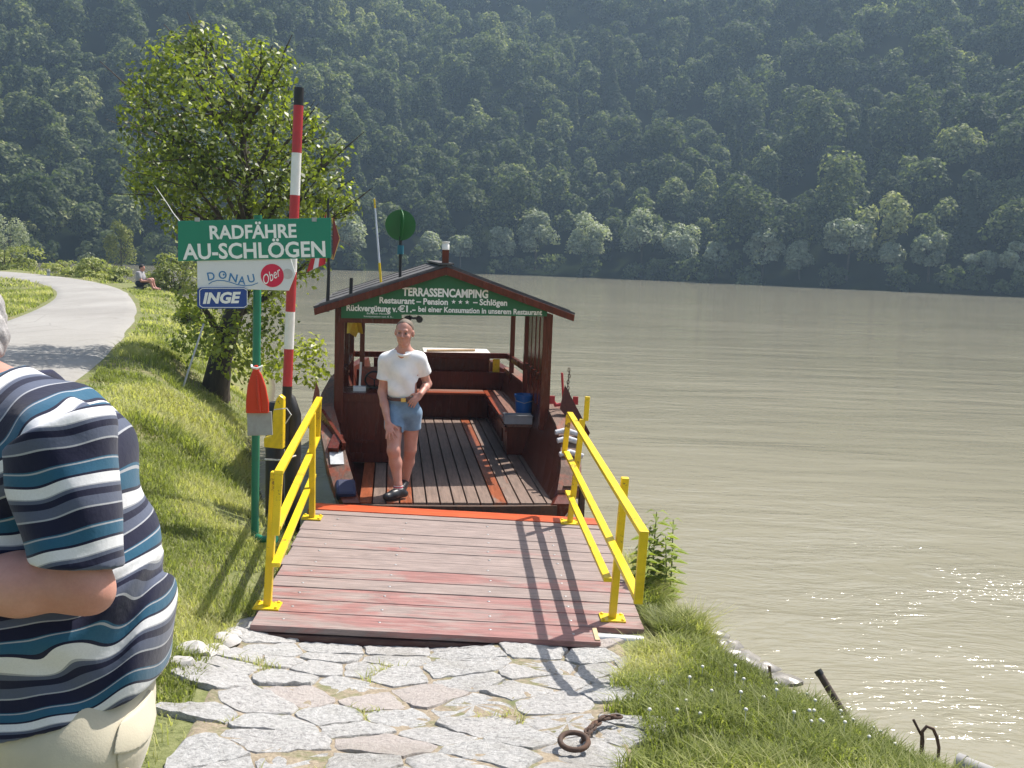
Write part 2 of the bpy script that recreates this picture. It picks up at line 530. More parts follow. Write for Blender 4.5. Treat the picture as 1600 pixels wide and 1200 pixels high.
# asphalt cycle path, laid 2 cm proud of the turf
m, nt_, b_, co = newmat('pale_asphalt')
n1 = _noise(nt_, co, 0.7, 6, 0.6, (1, 0.35, 1)); n2 = _noise(nt_, co, 60, 4, 0.7)
c_ = _ramp(nt_, n1, [(0.3, (.27, .255, .235)), (0.7, (.37, .355, .33))])
c_ = _mix(nt_, c_, _ramp(nt_, n2, [(0.3, 0.55), (0.7, 1.0)]), 0.55, 'MULTIPLY')
c_ = _mix(nt_, c_, (.20, .185, .165), _ramp(nt_, _noise(nt_, co, 1.9, 8, .75, (1, .4, 1), 1.0), [(.54, 0.), (.72, .7)]))
vo_ = nt_.nodes.new('ShaderNodeTexVoronoi'); vo_.feature = 'DISTANCE_TO_EDGE'; vo_.inputs['Scale'].default_value = .45; nt_.links.new(co, vo_.inputs['Vector'])
c_ = _mix(nt_, c_, (.11, .10, .09), _ramp(nt_, vo_.outputs['Distance'], [(.002, .3), (.008, 0.)]))
nt_.links.new(c_, b_.inputs['Base Color']); b_.inputs['Roughness'].default_value = 0.9; _bump(nt_, b_, n2, 0.4, 0.004)
rr_ = _smooth(ROAD_R, 3); rl_ = _smooth(ROAD_L, 3)
T = np.linspace(0, 1, 15)
rj = (vnoise(rr_[:, 1], rr_[:, 0] * 0, 1.3, 9) - .5) * .08
XX = rr_[:, 0][:, None] * (1 - T) + rl_[:, 0][:, None] * T + (rj[:, None] * (1 - T))
YY = rr_[:, 1][:, None] * (1 - T) + rl_[:, 1][:, None] * T
ZZ = 1.228 + 0.04 * np.sin(T * math.pi) + 0 * XX - .06 * (np.abs(T - .5) > .49)
grid_mesh('road', XX, YY, ZZ, m)

# ------------------------------------------------------------------ river
m, nt_, b_, co = newmat('river_water')
n0 = _noise(nt_, co, 0.05, 4, 0.5, (1, 2.5, 1))
c_ = _ramp(nt_, n0, [(0.3, (.226, .210, .150)), (0.7, (.275, .255, .187))])
nt_.links.new(c_, b_.inputs['Base Color'])
b_.inputs['Roughness'].default_value = 0.09
b_.inputs['IOR'].default_value = 1.33
b_.inputs['Specular IOR Level'].default_value = 0.5
w1 = _noise(nt_, co, 3.4, 3, 0.55, (0.55, 1.3, 1), 0.5)
w2 = _noise(nt_, co, 0.55, 3, 0.5, (0.45, 1.4, 1), 0.3)
w3 = _noise(nt_, co, 11.0, 2, 0.5, (0.6, 1.2, 1), 0.3)
patch = _ramp(nt_, _noise(nt_, co, 0.16, 4, 0.55, (0.6, 1.5, 1), 0.8), [(0.42, 0.25), (0.62, 1.0)])
def _mul(a, k):
    n = nt_.nodes.new('ShaderNodeMath'); n.operation = 'MULTIPLY'; nt_.links.new(a, n.inputs[0])
    if isinstance(k, (int, float)): n.inputs[1].default_value = k
    else: nt_.links.new(k, n.inputs[1])
    return n.outputs[0]
def _add(a, c):
    n = nt_.nodes.new('ShaderNodeMath'); n.operation = 'ADD'; nt_.links.new(a, n.inputs[0]); nt_.links.new(c, n.inputs[1]); return n.outputs[0]
mp_ = nt_.nodes.new('ShaderNodeMapping'); mp_.inputs['Location'].default_value = (-.42, -1.02, 0); mp_.inputs['Scale'].default_value = (.105, .145, .1); mp_.inputs['Rotation'].default_value = (0, 0, .25)
nt_.links.new(co, mp_.inputs[0])
gr_ = nt_.nodes.new('ShaderNodeTexGradient'); gr_.gradient_type = 'SPHERICAL'; nt_.links.new(mp_.outputs[0], gr_.inputs[0])
riff = _mul(_ramp(nt_, gr_.outputs['Fac'], [(.05, 0.), (.6, 1.0)]), _ramp(nt_, _noise(nt_, co, 1.1, 4, .6, (.6, 1.3, 1), .8), [(.40, .1), (.62, 1.)]))
w4 = _noise(nt_, co, 9.0, 3, .55, (.45, 1.5, 1), .6)
h = _add(_add(_add(_mul(_mul(w1, 0.030), patch), _mul(w2, 0.09)), _mul(_mul(w3, 0.010), patch)), _mul(_mul(w4, .042), riff))
_bump(nt_, b_, h, 1.0, 0.8)
wx = np.array([-235, -60, -10, 0, 10, 60, 235.]); wy = np.array([-60, 0, 20, 60, 120, 200, 260.])
WX, WY = np.meshgrid(wx, wy)
grid_mesh('water', WX, WY, WX * 0, m, smooth=False)

# ------------------------------------------------------------------ wooded hillside
FSH = _smooth(np.array([(-240, 96), (-150, 106), (-90, 118), (-52, 133), (-22, 152), (4, 164), (36, 148), (64, 127), (110, 95), (170, 55), (240, 10)], float), 3)
def hill_s(X, Y): return -shore_dist(X, Y, FSH)
def hill_z(X, Y):
    s = hill_s(X, Y)
    z = np.where(s < 0, s * .5, np.minimum(s, 7) * 0.28 + np.maximum(s - 7, 0) * 0.66)
    z = z + (vnoise(X, Y, 28, 1) - .5) * 13 * np.clip(s / 30, 0, 1) + (vnoise(X + .5 * Y, Y * .4, 46, 2) - .5) * 22 * np.clip(s / 60, 0, 1)
    return z
HX, HY = np.meshgrid(np.arange(-240, 241, 4.0), np.arange(4, 401, 4.0))
HZ = hill_z(HX, HY)
hs = hill_s(HX, HY)
HZ = np.where(hs < -4, -2.6, HZ)
hm = paint('forest_floor', (.014, .020, .008), 1.0, 0.4, 0.3, bump=0, spec=0.0)
ny, nx = HX.shape
i_ = np.arange(ny * nx).reshape(ny, nx)
Fh = np.stack([i_[:-1, :-1].ravel(), i_[:-1, 1:].ravel(), i_[1:, 1:].ravel(), i_[1:, :-1].ravel()], 1)
keep = (hs.ravel()[Fh] > -9).any(1)
Vh = np.stack([HX.ravel(), HY.ravel(), HZ.ravel()], 1)
o = np_mesh('hill', Vh, Fh[keep], hm, None, True); o['kind'] = 'structure'

# ------------------------------------------------------------------ foliage generators
def quads(P, N, S, aspect=1.0, jit=0.6, fold=0.0):
    """leaf quads: centres P, normals N, sizes S"""
    n = len(P)
    N = N + rng.normal(0, jit, (n, 3)); N /= np.linalg.norm(N, axis=1, keepdims=True) + 1e-9
    A = rng.normal(0, 1, (n, 3)); A -= N * (A * N).sum(1, keepdims=True); A /= np.linalg.norm(A, axis=1, keepdims=True) + 1e-9
    B = np.cross(N, A)
    S = np.asarray(S)[:, None]
    k = rng.uniform(.7, 1.2, (n, 4, 1))
    V = np.stack([P - A * S * k[:, 0], P + B * S * aspect * k[:, 1] + N * S * fold, P + A * S * k[:, 2], P - B * S * aspect * k[:, 3] + N * S * fold], 1)
    return V.reshape(-1, 3), np.arange(n * 4).reshape(n, 4)

def crown_points(c, rx, ry, rz, nl, n, lobe=0.48, low=-0.45):
    """points and outward normals over the lobes of a crown"""
    c = np.asarray(c, float)
    th = rng.uniform(0, 2 * math.pi, nl); u = rng.uniform(low, 0.95, nl)
    rr = np.sqrt(1 - np.clip(u, -.9, .99) ** 2) * rng.uniform(.35, .72, nl)
    L = np.stack([rr * np.cos(th), rr * np.sin(th), u * .62], 1)
    lr = lobe * rng.uniform(.6, 1.15, nl)
    k = rng.integers(0, nl, n)
    d = rng.normal(0, 1, (n, 3)); d /= np.linalg.norm(d, axis=1, keepdims=True)
    d[:, 2] = np.where(d[:, 2] < -0.3, -d[:, 2], d[:, 2])
    Pn = L[k] + d * (lr[k] * rng.uniform(.55, 1.08, n) ** .6)[:, None]
    P = c + Pn * np.array([rx, ry, rz])
    return P, d, k

FOREST = leafmat('forest_leaves', (.036, .054, .026), (.140, .170, .078), (.38, .39, .20), 0.7, 0.42, 0.15, 0.06)
Vs = []; Fs = []; Ts = []; off = 0
tx = rng.uniform(-150, 170, 16000); ty = rng.uniform(60, 330, 16000)
ts = hill_s(tx, ty)
ok = (ts > 5) & (ts < 158)
# keep to what the view direction can hold, with a wide margin to each side
ok &= np.abs(tx) < (ty * 0.62 + 18)
tx, ty, ts = tx[ok], ty[ok], ts[ok]
sel = []
szs = np.clip(np.exp(rng.normal(0, .26, len(tx))), .62, 1.75) * (.85 + .35 * vnoise(tx, ty, 22, 77))
ax_ = np.zeros(len(tx)); ay_ = np.zeros(len(tx)); ar_ = np.zeros(len(tx)); na = 0
for i in range(len(tx)):                     # crowns packed by their own size
    if na and ((ax_[:na] - tx[i]) ** 2 + (ay_[:na] - ty[i]) ** 2 < (2.08 * (ar_[:na] + szs[i])) ** 2).any(): continue
    ax_[na], ay_[na], ar_[na] = tx[i], ty[i], szs[i]; na += 1; sel.append(i)
szs = szs[sel]
_un = rng.choice(len(tx), 1500, replace=False)      # understorey in the gaps
szs = np.r_[szs, np.full(1500, .55)]; sel = np.r_[sel, _un]; under_ = np.r_[np.zeros(len(sel) - 1500, bool), np.ones(1500, bool)]
tx, ty = tx[sel], ty[sel]
tz = hill_z(tx, ty)
print('forest trees', len(tx))
for i in range(len(tx)):
    big = szs[i]
    rx = 3.5 * big; rz = rng.uniform(3.9, 5.4) * big
    h_ = rz * rng.uniform(.72, .95) + (0.0 if under_[i] else 1.0)
    conif = rng.random() < .06 and not under_[i]
    n = int(1150 * big ** 1.7) + 150
    if conif:
        t = rng.uniform(0, 1, n) ** .7; a = rng.uniform(0, 6.283, n)
        rr = (0.15 + 2.2 * big * t) * rng.uniform(.6, 1.05, n)
        P = np.stack([tx[i] + rr * np.cos(a), ty[i] + rr * np.sin(a), tz[i] + h_ + 6 - t * 11], 1)
        D = np.stack([np.cos(a), np.sin(a), .5 + 0 * a], 1)
        base = rng.uniform(-.15, .1)
    else:
        P, D, k = crown_points((tx[i], ty[i], tz[i] + h_), rx, rx, rz, rng.integers(8, 15), n, .42)
        base = rng.normal(.26, .14) + .3 * (float(vnoise(tx[i], ty[i], 30, 78)) - .5)
    V, F = quads(P, D + np.array([0, 0, .35]), rng.uniform(.22, .44, n), .75, .5)
    Vs.append(V); Fs.append(F + off); off += len(V)
    Ts.append(np.clip(base + rng.normal(0, .15, n), 0, 1))
np_mesh('forest', np.vstack(Vs), np.vstack(Fs), FOREST, None, False, np.concatenate(Ts))
tag(bpy.data.objects['forest'], 'dense green deciduous forest covering the hillside across the river', 'forest', kind='stuff')

BARK = paint('bark', (.075, .058, .042), 0.9, 0.5, 6, stretch=(3, 3, .6), bump=0.6)
WILLOW = leafmat('willow_leaves', (.10, .125, .085), (.27, .30, .215), (.44, .465, .35), 0.6, 0.35, 0.25, 0.1)

def bank_tree(name, label, cat, group, x, y, z, h, rx, rz, mat, n=2600, nl=10, leaf=(.16, .34), base=.35, lobe=.46, trunk_r=.18):
    t = thing(name, label, cat, (x, y, z), 0, group)
    mb = MB(); lean = rng.normal(0, .12)
    mb.tube([(0, 0, -.6), (lean * .4, 0, h * .3), (lean, .1, h * .62), (lean, 0, h * .85)], [trunk_r, trunk_r * .8, trunk_r * .5, trunk_r * .2], 8)
    cz = h - rz * .95
    for k in range(6):
        a = rng.uniform(0, 6.28); e = rng.uniform(.3, .7)
        s = np.array([lean * .6, 0, h * rng.uniform(.3, .6)]); q = np.array([math.cos(a) * rx * .6, math.sin(a) * rx * .6, cz + rz * rng.uniform(-.2, .5)])
        mb.tube([s, (s + q) / 2 + (0, 0, .2), q], [trunk_r * .45, trunk_r * .3, trunk_r * .1], 6)
    mb.build('trunk', BARK, t, True)
    P, D, k = crown_points((lean, 0, cz), rx, rx, rz, nl, n, lobe, -.8)
    V, F = quads(P, D + np.array([0, 0, .3]), rng.uniform(*leaf, n), .6, .6)
    tk = rng.normal(0, .08, nl)[k]
    np_mesh('crown', V, F, mat, t, False, np.clip(base + tk + rng.normal(0, .12, n), 0, 1))
    return t

# pale willows standing along the far waterline: (photo x, photo y of top, crown width px, look)
FAR = [(428, 345, 46, 'slim pale tree on the far bank just left of the striped pole'),
       (545, 335, 60, 'broad pale tree on the far bank just right of the leafy near tree'),
       (668, 362, 44, 'low pale tree on the far bank behind the green roof disc'),
       (718, 366, 52, 'low spreading tree on the far bank right above the boat chimney'),
       (786, 352, 46, 'small rounded tree on the far bank right of the boat chimney'),
       (835, 328, 62, 'tall grey-green tree on the far bank, first large one right of the boat roof'),
       (918, 330, 68, 'wide silvery tree on the far bank with a rounded top'),
       (1000, 326, 74, 'bushy two-headed grey-green tree on the far bank'),
       (1062, 336, 62, 'rounded dull green tree on the far bank beside the two-headed one'),
       (1118, 372, 44, 'low dark-based shrubby tree on the far bank'),
       (1190, 352, 62, 'tall narrow silvery tree on the far bank near the middle of the river view'),
       (1248, 374, 44, 'small rounded willow on the far bank left of the largest one'),
       (1322, 338, 92, 'largest pale silvery willow on the far bank'),
       (1390, 372, 42, 'small willow on the far bank leaning beside the largest one'),
       (1450, 362, 58, 'rounded pale willow on the far bank standing alone towards the right'),
       (1532, 392, 56, 'low broad willow on the far bank, second from the right edge'),
       (1592, 372, 60, 'pale willow on the far bank cut by the right edge of the picture')]
for px, py, wpx, lab in FAR:
    # find the waterline below that pixel column
    yy = 200.0
    d = at(px, 440, 1.0) - CAM
    k = np.arange(90, 175, .25); pts_ = np.stack([d[0] * k / d[1], k], 1)
    s_ = hill_s(pts_[:, 0], pts_[:, 1]); j = int(np.argmax(s_ > 3.0)); X, Y = pts_[j]
    top = at(px, py, Y)[2]; z = float(hill_z(np.array([X]), np.array([Y]))[0])
    rx = wpx / 1560 * Y / 2 * 1.1
    h_ = top - z
    bank_tree('willow_tree', lab, 'tree', 'trees along the far waterline', X, Y, z, h_, rx, min(h_ * .47, rx * 1.25), WILLOW, n=3600, nl=16, leaf=(.16, .34), base=rng.uniform(.35, .6), lobe=.42)
# scrub that overhangs the far waterline
Vs = []; Fs = []; Ts = []; off = 0
for a in _resample(FSH, 2.2):
    if abs(a[0]) > a[1] * .62 + 18: continue
    for rep in range(2):
        x, y = a + rng.normal(0, .9, 2)
        q = np.array([0, 0]); s = float(hill_s(np.array([x]), np.array([y]))[0])
        if s < -.3 or s > 6: continue
        r_ = rng.uniform(1.2, 2.6); n = 260
        P, D, k = crown_points((x, y, rng.uniform(.6, 2.2)), r_, r_, r_ * rng.uniform(.8, 1.5), 6, n, .5, -.9)
        V, F = quads(P, D, rng.uniform(.18, .42, n), .7, .6)
        Vs.append(V); Fs.append(F + off); off += len(V); Ts.append(np.clip(rng.normal(.24, .13) + rng.normal(0, .08, n), 0, 1))
o = np_mesh('riverside_scrub', np.vstack(Vs), np.vstack(Fs), FOREST, None, False, np.concatenate(Ts))
tag(o, 'dark continuous scrub overhanging the far waterline at the foot of the hill', 'scrub', kind='stuff')
# ================================================================== MATERIALS OF MADE THINGS
YEL = paint('yellow_enamel', (.80, .56, .012), 0.36, 0.14, 7, dirt=(.40, .24, .03), bump=0.12, chips=(.13, .07, .04))
DECKW = wood('ramp_boards', (.31, .155, .14), (.34, .268, .245), 'x', 0.75, 0.62)
ORANGE = wood('fresh_orange_board', (.62, .115, .045), (.55, .16, .09), 'x', 0.1, 0.42, tint=False)
FLOORW = wood('boat_floor_boards', (.30, .085, .036), (.25, .175, .14), 'y', 0.55, 0.5)
HULLW = wood('hull_boards', (.105, .024, .014), (.17, .10, .075), 'y', 0.15, 0.38, tint=False)
CABW = wood('cabin_timber', (.115, .022, .012), (.14, .05, .03), 'z', 0.12, 0.36, tint=False)
SEATW = wood('bench_boards', (.30, .062, .024), (.27, .13, .09), 'y', 0.35, 0.42)
GUNW = wood('gunwale_boards', (.26, .07, .035), (.20, .13, .10), 'y', 0.45, 0.6)
DARKBEAM = wood('ramp_beams', (.07, .03, .026), (.16, .11, .09), 'x', 0.3, 0.8, tint=False)
FELT = paint('roof_felt', (.085, .082, .085), 0.85, 0.35, 14, dirt=(.17, .16, .15), bump=0.5)
GREEN = paint('sign_green', (.012, .125, .045), 0.42, 0.12, 5, bump=0.02)
LETTER = paint('sign_lettering', (.86, .86, .82), 0.5, 0.06, 8, bump=0)
BLACK = paint('black_paint', (.012, .012, .013), 0.5, 0.3, 10, bump=0.1)
STEEL = paint('galvanised_steel', (.42, .43, .44), 0.42, 0.25, 14, metallic=0.7)
RUST = paint('rusty_iron', (.085, .05, .035), 0.85, 0.5, 20, dirt=(.15, .065, .03), bump=0.5)
WHITEP = paint('white_paint', (.78, .77, .74), 0.45, 0.08, 9, dirt=(.5, .47, .42), bump=0.04)
REDP = paint('red_paint', (.46, .028, .035), 0.42, 0.15, 9, dirt=(.30, .03, .03), bump=0.04)
BLUEPL = paint('blue_plastic', (.012, .12, .42), 0.35, 0.12, 9, bump=0.03)
GREYPL = paint('grey_plastic', (.40, .40, .42), 0.5, 0.15, 9, bump=0.03)
ROPE = paint('rope_fibre', (.62, .60, .56), 0.9, 0.3, 60, bump=0.5)

# ================================================================== BOARDING RAMP
ramp = thing('boarding_ramp', 'wide plank boarding ramp with yellow railings leading from the stone path to the boat', 'ramp', (-.38, 6.05, .42))
ramp.rotation_euler = (R(0.7), R(1.7), R(2.0))
mb = MB()
y0 = 0.0; wds = [.262, .235, .24, .215, .245, .225, .24, .235, .23, .245, .235, .13]
reds = [-.07, -.04, -.06, .08, -.05, .12, .16, .05, .14, .18, .10, .12]
for i, wd in enumerate(wds):
    y1 = y0 + wd
    xr = 1.0 + rng.uniform(-.005, .005) if y1 < .33 else 1.33 + rng.uniform(-.01, .01)
    xl = -1.22 - .03 * y0 + rng.uniform(-.012, .012)
    mb.box(((xl + xr) / 2, (y0 + y1) / 2, -.021 + rng.uniform(-.002, .002)), (xr - xl, wd - rng.uniform(.009, .017), .042), tint=reds[i])
    y0 = y1
yend = y0
mb.build('deck', DECKW, ramp, bevel=.004)
bolt0 = None
for i in range(12):
    yy = sum(wds[:i]) + wds[i] / 2
    if yy < 2.6:
        for xx in (-1.02, -.42, .3, .84):
            if bolt0 is None:
                mb = MB(); mb.lathe([(.010, 0), (.010, .0025), (.005, .004)], (0, 0, 0), 8); b1 = bolt0 = mb.build('bolt', STEEL, ramp)
            else:
                b1 = bolt0.copy(); COL.objects.link(b1)
            b1.location = (xx + rng.uniform(-.01, .01), yy + rng.uniform(-.03, .03), .001)
mb = MB(); mb.box((-.01, yend + .105, -.016), (2.62, .205, .05)); mb.build('edge_board', ORANGE, ramp, bevel=.005)
mb = MB()
mb.box((-.12, .02, -.085), (2.2, .06, .075)); mb.box((1.16, .37, -.085), (.34, .06, .075))
for x in (-1.2, -.3, .45, 1.27): mb.box((x, 1.5, -.125), (.09, 2.2 if x > 1.2 else 2.85, .09))
for x in (-1.0, .0, .8): mb.box((x, .1, -.19), (.1, .1, .04))
for x in (-1.0, 0, .9): mb.bar((x, 2.5, -.17), (x, 2.5, -1.2), .1, .1, up=(0, 1, 0))
mb.build('beams', DARKBEAM, ramp)
mb = MB(); mb.tube([(.99, .17, -.045), (1.30, .16, -.045)], [.042, .042], 14); mb.build('roller', STEEL, ramp, True)
mb = MB(); mb.box((.985, .13, .004), (.03, .2, .01)); mb.build('end_strip', paint('raw_wood', (.5, .38, .22), .7), ramp)

def railing(side, posts, top, mid, low, caps):
    r = MB()
    wq, hq = .055, .03
    r.bar(*top, wq, hq)
    rl = r.build('railing', YEL, ramp, bevel=.004)
    q = MB(); q.bar(*mid, wq, hq); q.build('middle_rail', YEL, rl, bevel=.004)
    q = MB(); q.bar(*low, wq, hq); q.build('lower_rail', YEL, rl, bevel=.004)
    for c0, c1 in caps:
        q = MB(); q.bar(c0, c1, .05, .028, up=(0, 1, 0)); q.build('end_bar', YEL, rl, bevel=.004)
    for (b, t) in posts:
        q = MB(); q.bar((b[0], b[1], b[2] + .012), t, .05, .05, up=(0, 1, 0)); q.build('post', YEL, rl, bevel=.004)
        q = MB(); q.box((b[0], b[1], .007), (.17, .14, .013))
        for sx in (-1, 1):
            for sy in (-1, 1): q.lathe([(.012, .0), (.012, .010), (.006, .012)], (b[0] + sx * .065, b[1] + sy * .05, .013), 6)
        q.build('base_plate', YEL, rl, bevel=.002)
    return rl
railing('l', [((-1.17, .33, 0), (-1.15, .33, .915)), ((-1.235, 2.46, 0), (-1.265, 2.46, .93))],
        ((-1.105, .22, .935), (-1.33, 3.22, .935)), ((-1.11, .24, .565), (-1.33, 3.20, .565)), ((-1.105, .22, .325), (-1.33, 3.05, .24)),
        [((-1.105, .232, .92), (-1.115, .232, .52)), ((-1.33, 3.2, .92), (-1.33, 3.2, .555))])
railing('r', [((1.13, .43, 0), (1.135, .40, .99)), ((1.045, 2.76, 0), (1.09, 2.76, .96))],
        ((1.085, -.72, .935), (1.01, 3.14, .945)), ((1.085, -.70, .565), (1.0, 3.12, .58)), ((1.06, .30, .315), (1.03, 2.98, .235)),
        [((1.085, -.71, .95), (1.085, -.71, .53)), ((1.0, 3.13, .93), (.985, 3.13, .565))])
q = MB(); q.box((1.12, 2.76, 1.06), (.045, .028, .22)); q.tube([(1.12, 2.735, 1.13), (1.12, 2.785, 1.13)], .014, 10)
q.build('latch_plate', YEL, ramp, bevel=.006)

# ================================================================== FERRY BOAT
boat = thing('ferry_boat', 'dark red wooden ferry boat with gabled roof and green sign moored at the ramp', 'ferry', (-.48, 9.3, .45), R(7))
ST = np.array([-.06, .1, .3, .6, 1.0, 1.5, 2.5, 4.0, 5.6, 6.6])
LB = [-.88, -.91, -.94, -.97, -1.0, -1.03, -1.05, -1.05, -1.0, -.85]
RB = [.86, .88, .89, .89, .89, .89, .89, .89, .86, .75]
LT = [-.92, -.97, -1.05, -1.13, -1.2, -1.27, -1.30, -1.30, -1.2, -1.0]
RT = [.92, .99, 1.05, 1.09, 1.10, 1.10, 1.11, 1.11, 1.05, .9]
TZ = [.02, .08, .27, .46, .58, .65, .66, .66, .66, .70]
GW = [.15, .17, .17, .16, .15, .14, .13, .12, .12, .12]
mb = MB()
for sgn, Bx, Tx in ((-1, LB, LT), (1, RB, RT)):
    vs = []
    for i, y in enumerate(ST):
        xo = Tx[i] + sgn * GW[i]
        vs += [(Bx[i], y, -.04), ((Bx[i] * .45 + Tx[i] * .55), y, TZ[i] * .5), (Tx[i], y, TZ[i]), (xo, y, TZ[i]), (xo, y, TZ[i] - .07), (xo - sgn * .06, y, TZ[i] * .3 - .14), (Bx[i], y + (.25 if i == 0 else 0), -.62)]
    k = 7; n = len(ST)
    fs = [(i * k + j, i * k + (j + 1) % k, (i + 1) * k + (j + 1) % k, (i + 1) * k + j) for i in range(n - 1) for j in range(k)]
    fs += [tuple(range(k))[::-1], tuple((n - 1) * k + j for j in range(k))]
    mb.add(vs, fs)
# bottom, rounded bow plate and transom
n = len(ST)
vs = []
for i, y in enumerate(ST): vs += [(LB[i], y, -.05), (RB[i], y, -.05), (RB[i] * .95, y + (.3 if i == 0 else 0), -.6), (LB[i] * .95, y + (.3 if i == 0 else 0), -.6)]
mb.add(vs, [(i * 4 + j, i * 4 + (j + 1) % 4, i * 4 + 4 + (j + 1) % 4, i * 4 + 4 + j) for i in range(n - 1) for j in range(4)] + [(3, 2, 1, 0), tuple((n - 1) * 4 + j for j in range(4))])
mb.box((-.05, 6.62, .1), (1.75, .06, 1.2))
mb.build('hull', HULLW, boat, fix=True)
mb = MB()
pts = [(-.98 + 1.93 * t, -.05 - .045 * math.sin(math.pi * t), .0) for t in np.linspace(0, 1, 16)]
for a, b in zip(pts[:-1], pts[1:]): mb.bar(np.array(a) + (0, 0, -.05), np.array(b) + (0, 0, -.05), .05, .11)
mb.build('bow_lip', RUST, boat)
# gunwale capping boards with worn, mended bits
for Tx, sgn in ((LT, -1), (RT, 1)):
    mb = MB(); vs = []
    for i, y in enumerate(ST[1:-1], 1):
        a = Tx[i] - sgn * .012; b = Tx[i] + sgn * (GW[i] + .025)
        vs += [(a, y, TZ[i] + .003), (a, y, TZ[i] + .036), (b, y, TZ[i] + .036), (b, y, TZ[i] - .05), (b - sgn * .02, y, TZ[i] - .05), (b - sgn * .02, y, TZ[i] + .003)]
    k = 6; n = len(ST) - 2
    mb.add(vs, [(i * k + j, i * k + (j + 1) % k, (i + 1) * k + (j + 1) % k, (i + 1) * k + j) for i in range(n - 1) for j in range(k)] + [tuple(range(k))[::-1], tuple((n - 1) * k + j for j in range(k))], .08)
    g = mb.build('gunwale', GUNW, boat)
    if sgn < 0:
        q = MB(); q.box((-1.06, .12, .10), (.19, .2, .11), Euler((R(35), 0, R(6))).to_matrix()); q.build('corner_bumper', paint('navy_rubber', (.015, .022, .07), .6), g, bevel=.03)
        q = MB(); q.box((-1.16, .36, .355), (.13, .16, .012), Euler((R(36), 0, R(8))).to_matrix()); q.build('mending_plate', STEEL, g)
        q = MB(); q.bar((-1.10, .46, .44), (-1.36, 1.05, .68), .035, .11); q.bar((-1.20, .42, .42), (-1.16, .62, .52), .10, .06); q.build('fender_board', CABW, g)
        q = MB(); q.prism([(-.07, 0), (.06, .02), (.035, .36), (0, .46), (-.03, .30)], (-1.44, 1.32, .50), (1, 0, .25), (0, .25, 1), (0, -1, 0), .035); q.build('stem_board', GUNW, g)
    else:
        q = MB(); q.prism([(0, 0), (.26, -.30), (.30, -.22), (.05, .26)], (1.19, 1.35, .72), (1, -.55, 0), (0, .2, 1), (0, 1, 0), .04); q.build('bow_cheek', HULLW, g)
        q = MB()
        for k, (yy, zz) in enumerate(((.42, .33), (.58, .44), (.72, .50))):
            q.tube([(1.04, yy, zz + .075), (1.15, yy + .02, zz + .095), (1.28, yy - .01, zz + .06)], [.026, .032, .027], 10)
        q.build('fender_roll', paint('white_canvas', (.50, .50, .53), .7, .3, 30, bump=.4), g, True)
        q = MB(); q.box((1.12, .14, .13), (.16, .05, .05)); q.build('bow_fitting', RUST, g); q = MB(); q.box((1.24, .2, .0), (.05, .1, .36)); q.build('bow_strap', RUST, g)
# floor boards
mb = MB(); x = -.93; k = 0
pl = [-.1, .2, -.02, -.12, .2, .28, .3, .3, .28, .25, -.08, .16, .22, .2, .3]
while x < .88 and k < 15:
    mb.box((x + .060, 2.49, .004 + rng.uniform(-.002, .002)), (.114, 5.02, .028), tint=pl[k]); x += .128; k += 1
mb.build('floor', FLOORW, boat, bevel=.004)
# console
co_ = MB(); co_.box2((-1.22, 1.78, .02), (-.66, 2.38, .80)); con = co_.build('helm_console', CABW, boat, bevel=.008)
q = MB()
for a, b in (((-1.20, 1.765, .70), (-.67, 1.785, .79)), ((-1.20, 1.765, .06), (-.67, 1.785, .13)), ((-1.20, 1.765, .13), (-1.12, 1.785, .70)), ((-.75, 1.765, .13), (-.67, 1.785, .70)), ((-1.05, 1.755, .24), (-.82, 1.785, .275))): q.box2(a, b)
q.build('panel_frame', CABW, con, bevel=.004)
q = MB(); q.box((-.82, 2.28, .93), (.34, .03, .22), Euler((R(-20), 0, 0)).to_matrix()); q.build('dash_board', SEATW, con)
q = MB(); c = np.array([-.84, 2.18, .90]); q.tube([c + .105 * np.array([math.cos(t), -.25 * math.sin(t), .95 * math.sin(t)]) for t in np.linspace(0, 2 * math.pi, 22)], .011, 8)
for t in (.5, 2.6, 4.7): q.bar(c, c + .1 * np.array([math.cos(t), -.25 * math.sin(t), .95 * math.sin(t)]), .014, .01)
q.build('steering_wheel', BLACK, con, True)
q = MB(); q.box((-1.0, 1.98, .825), (.14, .1, .05)); q.tube([(-1.0, 1.99, .85), (-.99, 2.02, 1.12)], .012, 8); q.build('throttle_lever', WHITEP, con)
# posts and rails
for (x, y, wd, zb) in ((-1.21, 1.6, .10, .5), (1.05, 1.6, .105, .45), (1.05, 3.22, .07, .45), (1.07, 4.9, .065, .45), (-1.21, 3.2, .07, .45), (-1.21, 4.9, .07, .45), (-.99, 2.42, .055, .78)):
    q = MB(); q.box2((x - wd / 2, y - wd / 2, zb), (x + wd / 2, y + wd / 2, 1.74)); q.build('post', CABW, boat, bevel=.006)
q = MB()
for k, yy in enumerate((1.93, 2.26, 2.59, 2.92)): q.box((1.06, yy, 1.17), (.03, .25 if k != 1 else .2, 1.04))
q.box((1.05, 2.4, 1.0), (.05, 1.5, .07))
q.build('side_boards', CABW, boat, bevel=.003)
for x, ya in ((1.075, 3.2), (-1.21, 2.4)):
    q = MB(); q.bar((x, ya, .94), (x, 5.5, .88), .05, .085); q.build('side_rail', CABW, boat, bevel=.005)
q = MB(); q.bar((-1.21, 5.5, .86), (1.08, 5.5, .88), .06, .08); q.build('stern_rail', CABW, boat, bevel=.005)
q = MB(); q.box2((.86, 5.47, .63), (.96, 5.53, .83)); q.build('stern_bracket', YEL, boat)
